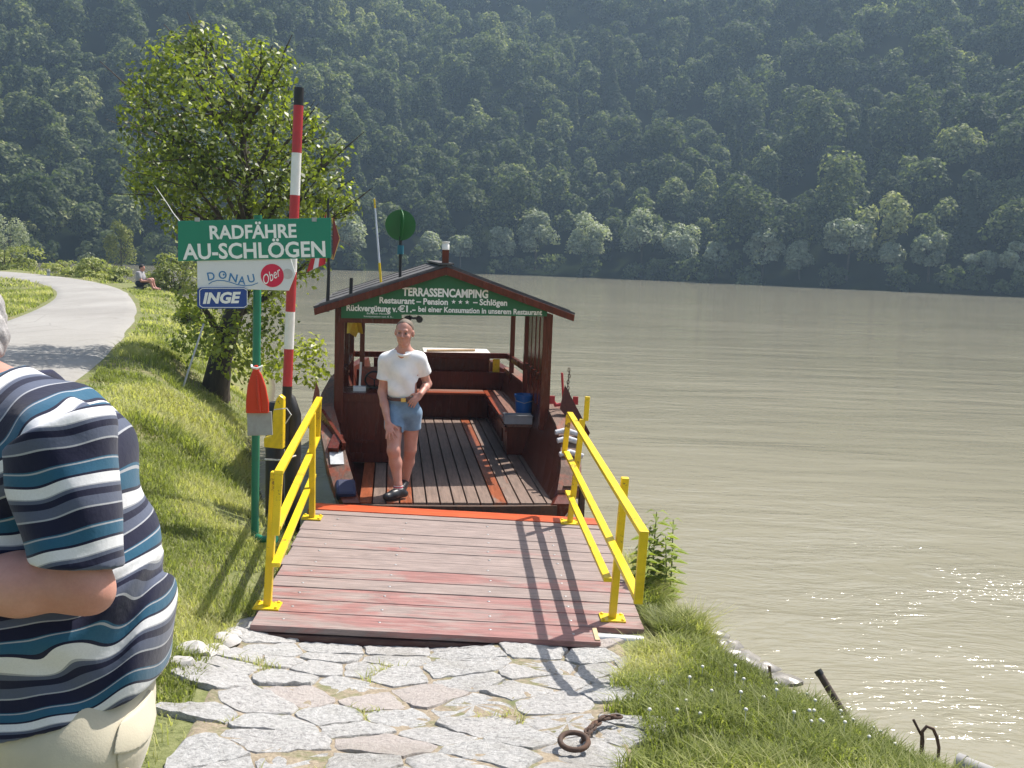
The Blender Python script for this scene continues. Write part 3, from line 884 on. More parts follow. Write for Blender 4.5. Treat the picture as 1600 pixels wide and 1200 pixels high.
# benches
q = MB()
for k in range(3): q.box((.77 + .13 * k, 3.95, .37), (.122, 2.75, .03), tint=(-.2, .2, .25)[k])
q.box((.92, 2.44, .37), (.40, .3, .032), tint=.3)
sb = q.build('bench', SEATW, boat, bevel=.004)
q = MB(); q.box2((.73, 2.3, .02), (1.0, 2.335, .352)); q.box2((.73, 2.335, .02), (.76, 2.75, .352)); q.box2((.76, 3.15, .02), (.785, 5.2, .352)); q.box2((.70, 2.28, .30), (.735, 5.0, .352)); q.build('bench_front', CABW, sb)
q = MB()
for k in range(3): q.box((-.10, 4.97 + .13 * k, .375), (1.6, .122, .03), tint=(-.1, .1, .25)[k])
sb = q.build('bench', wood('stern_bench_boards', (.30, .062, .024), (.27, .13, .09), 'x', .35, .42), boat, bevel=.004)
q = MB(); q.box2((-.92, 4.99, .02), (.75, 5.02, .36)); q.build('bench_front', CABW, sb)
q = MB(); q.box2((-1.15, 5.40, .0), (1.08, 5.45, .64)); q.build('stern_bulkhead', CABW, boat)
q = MB(); q.box2((-.14, 5.58, .3), (.82, 6.35, .86)); eb = q.build('engine_box', CABW, boat, bevel=.01)
q = MB(); q.box2((-.17, 5.55, .865), (.85, 6.4, .895)); q.build('box_lid', paint('pale_lid', (.62, .58, .52), .5, .25, 6), eb, bevel=.008)
q = MB(); q.tube([(-.12, 5.7, .915), (.62, 5.95, .915)], .018, 8); q.build('boat_hook', paint('pine_shaft', (.45, .30, .16), .6), eb, True)
# roof
AP = (-.09, 2.225)
rm = MB()
for ex_, ez in ((-1.47, 1.745), (1.31, 1.755)):
    d = np.array([ex_ - AP[0], 0, ez - AP[1]]); L = np.linalg.norm(d); d /= L
    nrm = np.array([-d[2], 0, d[0]]); nrm = nrm if nrm[2] > 0 else -nrm
    rm.prism([(0, 0), (L, 0), (L, 3.85), (0, 3.85)], (AP[0], 1.38, AP[1]), d, (0, 1, 0), nrm, .022)
roof = rm.build('roof', FELT, boat)
for ex_, ez in ((-1.47, 1.745), (1.31, 1.755)):
    d = np.array([ex_ - AP[0], 0, ez - AP[1]]); L = np.linalg.norm(d); d /= L
    q = MB(); q.prism([(0, -.002), (L, -.002), (L - .01, -.075), (0, -.085)], (AP[0], 1.36, AP[1]), d, (0, 0, 1), (0, 1, 0), .03); q.build('barge_board', CABW, roof, bevel=.004)
    q = MB(); q.prism([(0, -.004), (L, -.004), (L, -.03), (0, -.03)], (AP[0], 1.395, AP[1]), d, (0, 0, 1), (0, 1, 0), 3.8); q.build('roof_lining', CABW, roof)
    for k in range(4):
        q = MB(); q.prism([(0, 0), (L - .05, 0), (L - .05, .03), (0, .03)], (AP[0], 1.42 + 1.2 * k, AP[1] + .018), d, (0, 1, 0), (0, 0, 1), .014); q.build('batten', FELT, roof)
q = MB(); q.bar((AP[0], 1.36, AP[1] + .03), (AP[0], 5.23, AP[1] + .03), .16, .02); q.build('ridge_cap', FELT, roof)
q = MB(); q.bar((-1.22, 1.55, 1.625), (-.50, 1.55, 1.625), .06, .06); q.bar((-1.22, 3.2, 1.69), (1.05, 3.2, 1.69), .05, .07); q.bar((-1.22, 4.9, 1.69), (1.05, 4.9, 1.69), .05, .07)
for x in (-1.21, 1.05): q.bar((x, 1.5, 1.715), (x, 5.1, 1.715), .06, .06)
q.build('roof_beam', CABW, roof)
q = MB(); q.box2((-1.15, 4.86, 1.50), (-.55, 4.875, 1.66)); q.build('blind', paint('pale_canvas', (.42, .38, .30), .8), roof)
# gable sign
gs = MB(); gs.prism([(-1.19, 1.645), (-.55, 1.655), (-.55, 1.70), (1.02, 1.725), (1.02, 1.80), (-.09, 2.165), (-1.19, 1.79)], (0, 1.46, 0), (1, 0, 0), (0, 0, 1), (0, 1, 0), .02)
gs = gs.build('gable_sign', GREEN, boat); gs['label'] = 'green gable board with white painted lettering'
O_, EX, EZ = (0, 1.458, 0), (1, 0, 0), (0, 0, 1)
q = MB()
fit_letters(q, 'TERRASSENCAMPING', -.55, .37, 1.905, .082, O_, EX, EZ, bold=.0045)
fit_letters(q, 'Restaurant \u2013 Pension', -.79, -.06, 1.818, .062, O_, EX, EZ, bold=.003)
fit_letters(q, '\u2013 Schl\u00f6gen', .21, .58, 1.828, .062, O_, EX, EZ, bold=.003)
for k in range(3):
    cx_ = -.0 + .073 * k
    q.prism([((.026 if j % 2 == 0 else .0105) * math.sin(j * math.pi / 5) + cx_, (.026 if j % 2 == 0 else .0105) * math.cos(j * math.pi / 5) + 1.853) for j in range(10)], O_, EX, EZ, (0, -1, 0), .001)
fit_letters(q, 'R\u00fcckverg\u00fctung v.', -1.135, -.60, 1.728, .062, O_, EX, EZ, bold=.0028)
fit_letters(q, '\u20ac', -.595, -.515, 1.729, .066, O_, EX, EZ, bold=.0015)
fit_letters(q, '1.-', -.505, -.405, 1.730, .066, O_, EX, EZ, bold=.0028)
fit_letters(q, 'bei einer Konsumation in unserem Restaurant', -.375, .965, 1.738, .056, O_, EX, EZ, bold=.0022)
fit_letters(q, 'Bei Einer Mindest-', -.92, -.67, 1.695, .018, O_, EX, EZ)
fit_letters(q, 'konsumation von \u20ac 5.-', -.95, -.64, 1.664, .018, O_, EX, EZ)
q.build('lettering', LETTER, gs, fix=False)
# roof fittings
q = MB(); q.box2((-.135, 1.42, 2.14), (-.065, 1.49, 2.40)); ch = q.build('lamp_post', CABW, roof)
q = MB(); q.lathe([(.030, 2.40), (.040, 2.405), (.040, 2.455), (.036, 2.46), (.036, 2.475), (.042, 2.48), (.042, 2.492), (.0, 2.494)], (-.10, 1.455, 0), 14); q.build('lamp', WHITEP, ch, True)
q = MB(); q.ball((-.10, 1.40, 2.155), .024); q.build('bulb', STEEL, ch, True)
q = MB(); q.tube([(-.57, 2.2, 1.98), (-.575, 2.2, 2.54)], .017, 8); dm = q.build('day_mark', BLACK, roof, True)
q = MB(); q.lathe([(.036, 2.34), (.036, 2.44)], (-.573, 2.2, 0), 12); q.build('collar', paint('teal_tape', (.01, .14, .19), .5), dm, True)
q = MB(); q.lathe([(.172, -.006), (.172, .006)], (-.578, 2.2, 2.665), 36, axis=(0, 1, 0)); q.build('disc', paint('disc_green', (.016, .13, .022), .45, .15, 6), dm)
q = MB(); q.lathe([(.172, -.005), (.172, .005)], (-.578, 2.2, 2.665), 36, axis=(1, .22, 0)); q.build('cross_disc', paint('disc_green', (.016, .13, .022)), dm)
q = MB(); q.tube([(-.785, 2.6, 1.95), (-.885, 2.62, 2.98)], [.013, .009], 8)
an = q.build('antenna', paint('antenna_white', (.62, .66, .74), .4, .3, 3), roof, True)
q = MB(); q.tube([(-.786, 2.594, 1.955), (-.812, 2.595, 2.23)], .0138, 8); q.build('antenna_band', YEL, an, True); q = MB(); q.tube([(-.874, 2.611, 2.86), (-.884, 2.613, 2.97)], .010, 8); q.build('antenna_band', YEL, an, True)
q = MB(); q.tube([(-1.345, 1.62, 1.70), (-1.335, 1.62, 2.10), (-1.35, 1.62, 2.90)], [.021, .017, .012], 8); fp = q.build('flag_pole', BLACK, roof, True)
q = MB(); vs = []
nu, nv = 8, 10
for j in range(nv):
    for i in range(nu):
        u_, v_ = i / (nu - 1), j / (nv - 1)
        vs.append((-1.35 - .16 * u_ * (.25 + v_) - .02, 1.61 + .035 * math.sin(5.5 * u_ + 2 * v_), 2.76 - .55 * v_ - .12 * u_ * (1 - .2 * v_)))
fl = np_mesh('flag', np.array(vs), np.array([(j * nu + i, j * nu + i + 1, (j + 1) * nu + i + 1, (j + 1) * nu + i) for j in range(nv - 1) for i in range(nu - 1)]), None, fp, True, attrs={'stripe': [(i / (nu - 1)) for j in range(nv) for i in range(nu)]})
m_, n_, b_, c_ = newmat('flag_cloth'); n_.links.new(_ramp(n_, _attr(n_, 'stripe').outputs['Fac'], [(.0, (.5, .02, .03)), (.36, (.5, .02, .03)), (.37, (.75, .74, .72)), (.64, (.75, .74, .72)), (.65, (.5, .02, .03))]), b_.inputs['Base Color']); b_.inputs['Roughness'].default_value = .8
fl.data.materials.append(m_)
q = MB(); q.tube([(-1.1, 1.62, 1.80), (-1.095, 1.62, 2.07)], .019, 8); q.build('stub_pole', BLACK, roof, True)

# loose things aboard
BM = np.array(wmat(boat))
def bw(x, y, z): return (BM @ np.array([x, y, z, 1]))[:3]
bu = thing('bucket', 'blue plastic bucket standing on the boat bench', 'bucket', bw(.96, 2.62, .387))
q = MB(); q.lathe([(.0, 0), (.085, 0), (.089, .008), (.112, .285), (.122, .287), (.123, .318), (.113, .32), (.106, .29), (.083, .02), (.0, .018)], (0, 0, 0), 24); q.build('body', BLUEPL, bu, True)
q = MB(); q.tube([(-.122, 0, .30), (-.10, -.095, .25), (0, -.128, .225), (.10, -.095, .25), (.122, 0, .30)], .004, 6); q.build('handle', STEEL, bu, True)
cr = thing('storage_tray', 'low grey plastic tray on the front end of the boat bench before the blue bucket', 'tray', bw(.86, 2.39, .387), R(7))
q = MB()
q.box2((-.16, -.085, 0), (.16, .085, .006)); q.box2((-.165, -.09, 0), (.165, -.084, .105)); q.box2((-.165, .084, 0), (.165, .09, .105)); q.box2((-.165, -.084, 0), (-.159, .084, .105)); q.box2((.159, -.084, 0), (.165, .084, .105))
q.build('walls', GREYPL, cr, bevel=.003)
q = MB(); q.bar((-.17, -.094, .10), (.17, -.094, .10), .014, .014); q.bar((-.17, .094, .10), (.17, .094, .10), .014, .014); q.build('rim', GREYPL, cr)
bi = thing('binoculars', 'black binoculars hanging under the green gable sign', 'binoculars', bw(-.42, 1.5, 1.66))
for sx in (-1, 1):
    q = MB(); q.lathe([(.020, -.05), (.022, -.02), (.034, .02), (.036, .06)], (sx * .052, 0, 0), 14, axis=(sx * .25, -1, -.1)); q.build('barrel', BLACK, bi, True)
q = MB(); q.box((0, 0, .004), (.07, .05, .02)); q.tube([(-.05, 0, .02), (-.03, 0, .07), (.03, 0, .07), (.05, 0, .02)], .004, 6); q.build('bridge', BLACK, bi)
ja = thing('yellow_jacket', 'yellow jacket hanging inside the boat wheelhouse', 'jacket', bw(-1.08, 2.36, 1.25))
q = MB(); q.add([(-.08, 0, .34), (.01, -.03, .37), (.07, 0, .33), (.10, .01, .16), (.05, -.05, .18), (.02, -.02, .12), (-.05, -.05, .17), (-.09, 0, .16), (-.01, .05, .25)], [(0, 1, 6, 7), (1, 4, 5, 6), (1, 2, 3, 4), (0, 8, 1), (1, 8, 2), (2, 8, 3), (3, 8, 4), (4, 8, 5), (5, 8, 6), (6, 8, 7), (7, 8, 0)])
q.build('body', paint('yellow_oilskin', (.62, .40, .02), .5), ja); q = MB(); q.tube([(-.02, .03, .38), (-.01, .05, .48)], .006, 6); q.build('hook_loop', BLACK, ja)
ac = thing('anchor', 'small red anchor with a chain on the right side of the boat bow', 'anchor', bw(1.27, 1.62, .69))
q = MB(); q.tube([(.0, 0, .06), (-.03, 0, .40)], .013, 8); q.build('shank', REDP, ac, True)
for sx in (-1, 1):
    q = MB(); q.tube([(0, 0, .05), (sx * .09, -.03, .04), (sx * .13, -.05, .12)], [.022, .024, .012], 8); q.box((sx * .13, -.05, .10), (.06, .02, .09)); q.build('fluke', REDP, ac, True)
q = MB()
for k in range(11):
    c = np.array([.045 + .006 * math.sin(k), -.03,   .44 - k * .034]); al = k % 2
    q.tube([c + .022 * np.array([.55 * math.cos(t) * (1 - al), .55 * math.cos(t) * al, 1.1 * math.sin(t)]) for t in np.linspace(0, 2 * math.pi, 9)], .005, 5)
q.build('chain', RUST, ac, True)
# ================================================================== SIGN POST
SY = 7.75
sp = thing('ferry_sign_post', 'green steel post carrying three sign boards on the grass left of the ramp', 'sign post', (-2.005, 7.78, gz(-2.0, 7.78) - .05))
GREENPOST = paint('post_green', (.010, .17, .095), 0.4, 0.12, 8, dirt=(.02, .10, .06))
q = MB(); q.tube([at(398, 850, 7.78), at(400, 640, 7.78), at(403, 336, 7.78)], .031, 14); q.build('post', GREENPOST, sp, True, world=True)
q = MB(); q.tube([at(398, 838, 7.78), at(410, 843, 7.74), at(432, 842, 7.70)], .03, 12); q.build('foot_pipe', GREENPOST, sp, True, world=True)
o_ = at(280, 408, SY); e_ = at(518, 403, SY) - o_; e_ /= np.linalg.norm(e_); ey_ = np.array([-e_[2], 0, e_[0]])
def sx(px, py):
    d = at(px, py, SY) - o_
    return float(d @ e_), float(d @ ey_)
TEAL = paint('sign_teal', (.008, .21, .125), 0.4, 0.06, 4, bump=0.0)
def board(name, poly, mat, dy=0.0, th=.012, parent=sp):
    q = MB(); q.prism([sx(*p) for p in poly], o_ + np.array([0, dy, 0]), e_, ey_, (0, 1, 0), th)
    return q.build(name, mat, parent, world=True, bevel=.002)
bd = board('sign_board', [(280, 408), (518, 403), (518, 340.5), (280, 345.5)], TEAL, -.03)
bd['label'] = 'large green board reading RADFÄHRE AU-SCHLÖGEN'
q = MB(); oo = o_ + np.array([0, -.0305, 0])
def pxtext(q, txt, p0, p1, cap_px, bold, oo=oo, shear=0.0, ext=.001):
    x0, y0_ = sx(*p0); x1, y1_ = sx(*p1)
    fit_letters(q, txt, x0, x1, y0_, cap_px * SY / 1560 * 1.0, oo, e_, ey_, bold=bold, shear=shear, ext=ext)
pxtext(q, 'RADF\u00c4HRE', (330, 373.5), (465, 371), 19.5, .0038)
pxtext(q, 'AU-SCHL\u00d6GEN', (288, 405), (510, 401), 22.5, .0040)
q.build('lettering', LETTER, bd, world=True, fix=False)
q = MB()
for px in (308, 491): q.box(at(px, 343, SY - .035), (.035, .012, .03))
q.build('bracket', STEEL, bd, world=True)
q = MB(); q.prism([(0, 0), (.055, .16), (0, .32)], at(519, 405, SY), (.75, .66, 0), (0, 0, 1), (.66, -.75, 0), .012); ab = q.build('arrow_board', paint('dark_red_board', (.14, .012, .014), .45), sp, world=True)
q = MB(); q.bar(at(519, 405, SY - .005), at(519, 405, SY - .005) + np.array([.041, .036, .16]), .012, .02); q.bar(at(519, 405, SY - .005) + np.array([.041, .036, .16]), at(519, 341, SY - .005), .012, .02); q.build('board_edge', paint('gold_edge', (.5, .33, .08), .5), ab, world=True)
wbd = board('sign_board', [(309.5, 450), (452, 454), (462.5, 428), (455, 404), (309, 405.5)], paint('sign_white', (.70, .71, .72), .35, .04, 5, bump=0), -.018)
wbd['label'] = 'white pointed board reading DONAU with a red round emblem'
BLU = paint('letter_blue', (.05, .20, .42), .5, .05)
q = MB()
for ch_, (cx_, cy_), ang, wpx in (('D', (331, 431.5), 8, 11), ('O', (349, 429.5), 4, 12.5), ('N', (365.5, 434), -14, 12.5), ('A', (379, 438), -8, 11.5), ('U', (393.5, 435), 10, 10.5)):
    P, F = letters(ch_, 1, (0, 0, 0), (1, 0, 0), (0, 1, 0), bold=.012)
    P[:, :2] -= (P[:, :2].max(0) + P[:, :2].min(0)) / 2
    k = SY / 1560
    P[:, 0] *= wpx * k / np.ptp(P[:, 0]); P[:, 1] *= 12.5 * k / np.ptp(P[:, 1])
    a = R(ang); x = P[:, 0] * math.cos(a) - P[:, 1] * math.sin(a); y = P[:, 0] * math.sin(a) + P[:, 1] * math.cos(a)
    X, Y = sx(cx_, cy_)
    q.add((o_ + np.array([0, -.0198, 0])) + (X + x)[:, None] * e_ + (Y + y)[:, None] * ey_ - P[:, 2:3] * np.array([0, 1, 0]), F)
wv = [at(px, py, SY - .0195) for px, py in ((326, 444), (331, 440.5), (340, 438), (350, 438.5), (360, 441), (370, 444.5), (382, 446.5), (394, 445.5), (403, 442))]
for a, b in zip(wv[:-1], wv[1:]): q.bar(a, b, .006, .003, up=(0, 1, 0))
q.ball(at(349.5, 429, SY - .019), (.008, .002, .008), 8, 5)
q.build('lettering', BLU, wbd, world=True, fix=False)
q = MB(); q.lathe([(.089, 0), (.089, .003)], at(425.5, 430.5, SY - .0182), 32, axis=(0, -1, 0)); em = q.build('emblem', paint('emblem_red', (.62, .012, .06), .4, .05), wbd, world=True)
q = MB(); P, F = letters('Ober', .085, (0, 0, 0), (1, 0, 0), (0, 1, 0), shear=.35)
P[:, :2] -= (P[:, :2].max(0) + P[:, :2].min(0)) / 2; P[:, 0] *= .8; a = R(24); X, Y = sx(425.5, 430.5)
x = P[:, 0] * math.cos(a) - P[:, 1] * math.sin(a); y = P[:, 0] * math.sin(a) + P[:, 1] * math.cos(a)
q.add((o_ + np.array([0, -.0222, 0])) + (X + x)[:, None] * e_ + (Y + y * 1.25)[:, None] * ey_ - P[:, 2:3] * np.array([0, 1, 0]), F); q.build('emblem_lettering', LETTER, em, world=True, fix=False)
q = MB(); q.lathe([(.040, 0), (.040, .002)], at(449.5, 428, SY - .0182), 24, axis=(0, -1, 0)); q.build('reflector', paint('reflector_grey', (.52, .50, .48), .4), wbd, world=True)
bbd = board('sign_board', [(310, 478), (315, 482), (383, 482), (388, 478), (388, 453), (383, 449), (314, 449), (310, 453)], paint('sign_blue', (.012, .055, .26), .35, .06, 5, bump=0), -.032)
bbd['label'] = 'small dark blue board reading INGE with white border'
q = MB(); bb = [(312, 477), (316.5, 480.3), (381.5, 480.3), (386.3, 477), (386.3, 454), (381.5, 450.7), (316, 450.7), (312, 454)]
for a, b in zip(bb, bb[1:] + bb[:1]): q.bar(at(*a, SY - .0335), at(*b, SY - .0335), .0045, .002, up=(0, 1, 0))
pxtext(q, 'INGE', (319, 473.5), (379, 472.5), 15.5, .005, o_ + np.array([0, -.0325, 0]), .25)
q.build('lettering', LETTER, bbd, world=True, fix=False)
# slack line from the top of the sign up into the tree
q = MB(); a = at(281, 346, SY); b = at(262, 319, 10.5); c = at(238, 284, 14.9)
q.tube([a, (a * .5 + b * .5) + (0, 0, -.01), b, c], .004, 6); ln = q.build('guy_line', ROPE, None, True)
tag(ln, 'thin pale guy line rising from the green sign board into the tree', 'line')
# ---- red paddle shaped panel strapped to the post
pp = thing('paddle', 'red tapered paddle blade over a grey plate strapped to the green post', 'paddle', at(403, 640, 7.70))
q = MB(); PY = 7.705
oP = at(403, 645, PY); exP = np.array([1.0, 0, .035]); eyP = np.array([-.035, 0, 1.0])
k = PY / 1560
ol = [(-18, 0), (18, 0), (18.5, 17), (14.5, 42), (9, 60), (5, 68), (3, 76), (-3, 76), (-5, 68), (-8.5, 60), (-14, 44), (-17, 22)]
q.prism([(x * k, y * k) for x, y in ol], oP, exP, eyP, (0, -1, 0), .028); bl_ = q.build('blade', paint('orange_red_plastic', (.58, .035, .012), .3, .08, 6), pp, world=True, bevel=.008)
q = MB(); q.tube([oP + eyP * .01 + exP * .026 + (0, -.03, 0), oP + eyP * .14 + exP * .02 + (0, -.036, 0), oP + eyP * .3 + exP * .012 + (0, -.03, 0)], [.011, .014, .008], 8); q.box(oP + eyP * .02 + exP * .02 + (0, -.03, 0), (.06, .012, .012)); q.build('rib', paint('orange_red_plastic', (.58, .035, .012)), bl_, True, world=True)
q = MB(); q.prism([(-18 * k, -37 * k), (22 * k, -36 * k), (21.5 * k, 2 * k), (-17.5 * k, 0)], oP + np.array([0, .012, 0]), exP, eyP, (0, -1, 0), .012); q.build('grey_plate', paint('weathered_plate', (.36, .36, .35), .6, .15, 12, dirt=(.25, .24, .22)), pp, world=True, bevel=.003)
q = MB(); q.tube([at(392, 571, PY) + (0, .02, 0), at(396, 573, PY) - (0, .045, 0), at(404, 575, PY) - (0, .05, 0), at(411, 571, PY) - (0, .03, 0), at(408, 580, PY) - (0, .03, 0)], .009, 8); q.build('strap', WHITEP, pp, True, world=True)

# ---- mooring pile, its yellow bracket and the banded pole
MY = 8.85
mp = thing('mooring_pile', 'black twin-tube mooring pile with a yellow bracket at the water left of the boat', 'mooring pile', (at(436, 760, MY)[0], MY, -.6))
PILE = paint('tarred_steel', (.016, .015, .016), .5, .4, 8, dirt=(.05, .035, .03), bump=.2)
q = MB(); a = at(430, 628, MY); q.tube([(a[0], MY, -.9), (a[0], MY, a[2] - .06), (a[0], MY, a[2])], [.085, .085, .05], 16); q.build('tube', PILE, mp, True, world=True)
q = MB(); a = at(455, 620, MY - .1); q.tube([(a[0] + .02, MY - .1, -.9), (a[0] + .02, MY - .1, a[2] - .16), (a[0] - .015, MY - .1, a[2] - .02), (a[0] - .04, MY - .1, a[2] + .03)], [.07, .07, .055, .03], 16); q.build('tube', PILE, mp, True, world=True)
q = MB(); YB = 8.4
q.prism([tuple((at(px, py, YB) - at(412, 700, YB))[[0, 2]]) for px, py in ((412, 699), (442, 702), (443, 622), (436, 617), (431, 624), (426, 645), (424, 682), (412, 684))], at(412, 700, YB), (1, 0, 0), (0, 0, 1), (0, 1, 0), .09); q.build('bracket', YEL, mp, world=True, bevel=.01)
q = MB(); q.tube([at(428, 640, YB), at(448, 638, YB), at(455, 648, YB - .02), at(446, 662, YB)], .005, 6); q.build('cable', ROPE, mp, True, world=True)
q = MB(); q.tube([at(414, 718, YB + .1), at(440, 719, YB), at(462, 712, YB + .2)], .008, 6); q.build('tie_rope', ROPE, mp, True, world=True)
PYY = 8.7
pl_ = thing('striped_pole', 'tall pole banded red and white with black ends, standing by the mooring pile', 'pole', at(447, 700, PYY))
def polepx(y): return at(467.5 + (447.5 - 467.5) * (y - 137) / (640 - 137), y, PYY)
bands = [(137, 165, BLACK), (165, 239, REDP), (239, 305, WHITEP), (305, 365, REDP), (365, 425, WHITEP), (425, 487, REDP), (487, 545, WHITEP), (545, 603, REDP), (603, 700, BLACK)]
for i, (a, b, mt) in enumerate(bands):
    q = MB(); q.tube([polepx(a), polepx(b)], .042, 16, caps=(i == 0)); q.build('band', mt, pl_, True, world=True)

# ================================================================== STONE PATH
def clip_poly(poly, p, n):
    out_ = []
    m = len(poly)
    for i in range(m):
        a, b = poly[i], poly[(i + 1) % m]; da = (a - p) @ n; db = (b - p) @ n
        if da <= 0: out_.append(a)
        if da * db < 0: out_.append(a + (b - a) * da / (da - db))
    return out_
r2 = np.random.default_rng(21)
seeds = []
yy = 1.9; row = 0
while yy < 6.42:
    hgt = r2.uniform(.19, .31); x = -2.25 + r2.uniform(0, .3)
    while x < 1.45:
        wd = r2.uniform(.24, .55); seeds.append((x + wd / 2, yy + hgt / 2 + r2.uniform(-.10, .10))); x += wd
    yy += hgt; row += 1
seeds = np.array(seeds)
def path_l(y): return np.interp(y, [1.9, 3.8, 5.0, 6.3], [-1.20, -1.30, -1.50, -1.68])
def path_r(y): return np.interp(y, [1.9, 3.9, 5.0, 5.7, 6.3], [.62, .56, .62, .82, .72])
JN, jnt, jb, jco = newmat('path_joints')
jn = _noise(jnt, jco, 6, 6, .7); jf = _noise(jnt, jco, 45, 4, .7)
jc = _mix(jnt, _ramp(jnt, jf, [(.3, (.16, .125, .085)), (.7, (.36, .30, .22))]), (.09, .12, .03), _ramp(jnt, jn, [(.5, 0.), (.66, .8)]))
jnt.links.new(jc, jb.inputs['Base Color']); jb.inputs['Roughness'].default_value = .95; _bump(jnt, jb, jf, .7, .01)
STN, snt, sb_, sco = newmat('granite_slab')
s1 = _noise(snt, sco, 2.2, 6, .65); s2 = _noise(snt, sco, 38, 7, .75); s3 = _noise(snt, sco, 7, 7, .7)
sc_ = _ramp(snt, s2, [(.32, (.20, .197, .192)), (.5, (.42, .414, .405)), (.70, (.60, .592, .58))])
at_ = _attr(snt, 'tint').outputs['Fac']
sc_ = _mix(snt, sc_, (.42, .34, .30), at_)
sc_ = _mix(snt, sc_, (.22, .20, .16), _ramp(snt, s1, [(.52, 0.), (.75, .55)]))
snt.links.new(sc_, sb_.inputs['Base Color']); sb_.inputs['Roughness'].default_value = .82
hm2 = snt.nodes.new('ShaderNodeMath'); hm2.operation = 'ADD'; snt.links.new(s2, hm2.inputs[0]); snt.links.new(s3, hm2.inputs[1]); _bump(snt, sb_, hm2.outputs[0], .9, .024)
sm_ = MB()
for i, s in enumerate(seeds):
    if not (path_l(s[1]) - .02 < s[0] < path_r(s[1]) + .03) or s[1] > 6.36: continue
    poly = [s + np.array(q_) for q_ in ((-.7, -.7), (.7, -.7), (.7, .7), (-.7, .7))]
    for j, t in enumerate(seeds):
        if j != i and np.abs(t - s).max() < 1.4:
            n = t - s
            poly = clip_poly(poly, (s + t) / 2, n)
    poly = np.array(poly)
    c = poly.mean(0)
    gap = r2.uniform(.002, .010)
    # subdivide and roughen the edge
    P = []
    for a, b in zip(poly, np.roll(poly, -1, 0)):
        L = np.linalg.norm(b - a)
        if L < .03: continue
        n = max(2, int(L / .045))
        nr = np.array([b[1] - a[1], a[0] - b[0]]) / L
        for k in range(n):
            t = k / n
            rad = .007 if k == 0 else 0
            p = a + (b - a) * t; d = (c - p) / (np.linalg.norm(c - p) + 1e-6)
            P.append(p + d * (gap + rad) + nr * r2.normal(0, .0055))
    P = np.array(P); m = len(P)
    if m < 5: continue
    zc = ground_z(P[:, 0], P[:, 1]); z0 = float(ground_z(c[:1], c[1:])[0])
    A = np.c_[P - c, np.ones(m)]; co3 = np.linalg.lstsq(A, zc, rcond=None)[0]
    tilt = r2.normal(0, .018, 2); hh = r2.uniform(.016, .030)
    zt = A @ co3 + (P - c) @ tilt + hh
    rings = []
    rings.append(np.c_[P, zc - .08]); rings.append(np.c_[P, zt - .008 + r2.normal(0, .003, m)])
    for f, dz in ((.975, .0), (.80, .001), (.5, .001)):
        Q = c + (P - c) * f; rings.append(np.c_[Q, (np.c_[Q - c, np.ones(m)] @ co3) + (Q - c) @ tilt + hh + dz + r2.normal(0, .0028, m)])
    vs = np.vstack(rings + [np.array([[c[0], c[1], co3[2] + hh + .001]])])
    fs = [(a * m + k, a * m + (k + 1) % m, (a + 1) * m + (k + 1) % m, (a + 1) * m + k) for a in range(4) for k in range(m)] + [(4 * m + k, 4 * m + (k + 1) % m, 5 * m) for k in range(m)]
    sm_.add(vs, fs, .55 if r2.random() < .10 else r2.uniform(0, .12))
o = sm_.build('stone_paving', STN, None, True); o['kind'] = 'structure'
py_ = np.linspace(1.7, 6.5, 60); T = np.linspace(0, 1, 40)
XX = (path_l(py_) - .03)[:, None] * (1 - T) + (path_r(py_) + .05)[:, None] * T; YY = py_[:, None] + 0 * XX
ZZ = ground_z(XX, YY) + .016 - .05 * (np.abs(T - .5) > .49)
grid_mesh('path_bed', XX, YY, ZZ, JN)

# ---- mooring ring and chain on the path
rg = thing('mooring_chain', 'rusty iron ring and chain lying on the stone path beside the right grass', 'chain', (.36, 4.28, gz(.36, 4.28)))
c = atz(897, 1158, gz(.27, 4.2) + .075)
q = MB(); q.tube([c + .062 * np.array([math.cos(t), math.sin(t) * .93, .18 * math.sin(t)]) for t in np.linspace(0, 2 * math.pi, 26)], .0125, 10); q.build('ring', RUST, rg, True, world=True)
path_ = [atz(px, py, gz(.4, 4.4) + .07) for px, py in ((911, 1160), (917, 1150), (921, 1140), (930, 1128), (940, 1122), (955, 1118), (968, 1119))]
path_ = np.array(path_); seg = np.r_[0, np.cumsum(np.linalg.norm(np.diff(path_, axis=0), axis=1))]
nl_ = int(seg[-1] / .030); ii = 0
for k in range(nl_):
    s = (k + .5) / nl_ * seg[-1]
    c = np.array([np.interp(s, seg, path_[:, j]) for j in range(3)]); c2 = np.array([np.interp(min(s + .01, seg[-1]), seg, path_[:, j]) for j in range(3)]); d = c2 - c + 1e-6
    c[2] = gz(c[0], c[1]) + .055 + r2.uniform(0, .012)
    dd, sd, td = frame(d); sd = sd if k % 2 else td * .8 + sd * .6
    q = MB(); q.tube([c + dd * .027 * math.cos(t) + sd * .016 * math.sin(t) for t in np.linspace(0, 2 * math.pi, 11)], .0068, 6); q.build('link', RUST, rg, True, world=True)

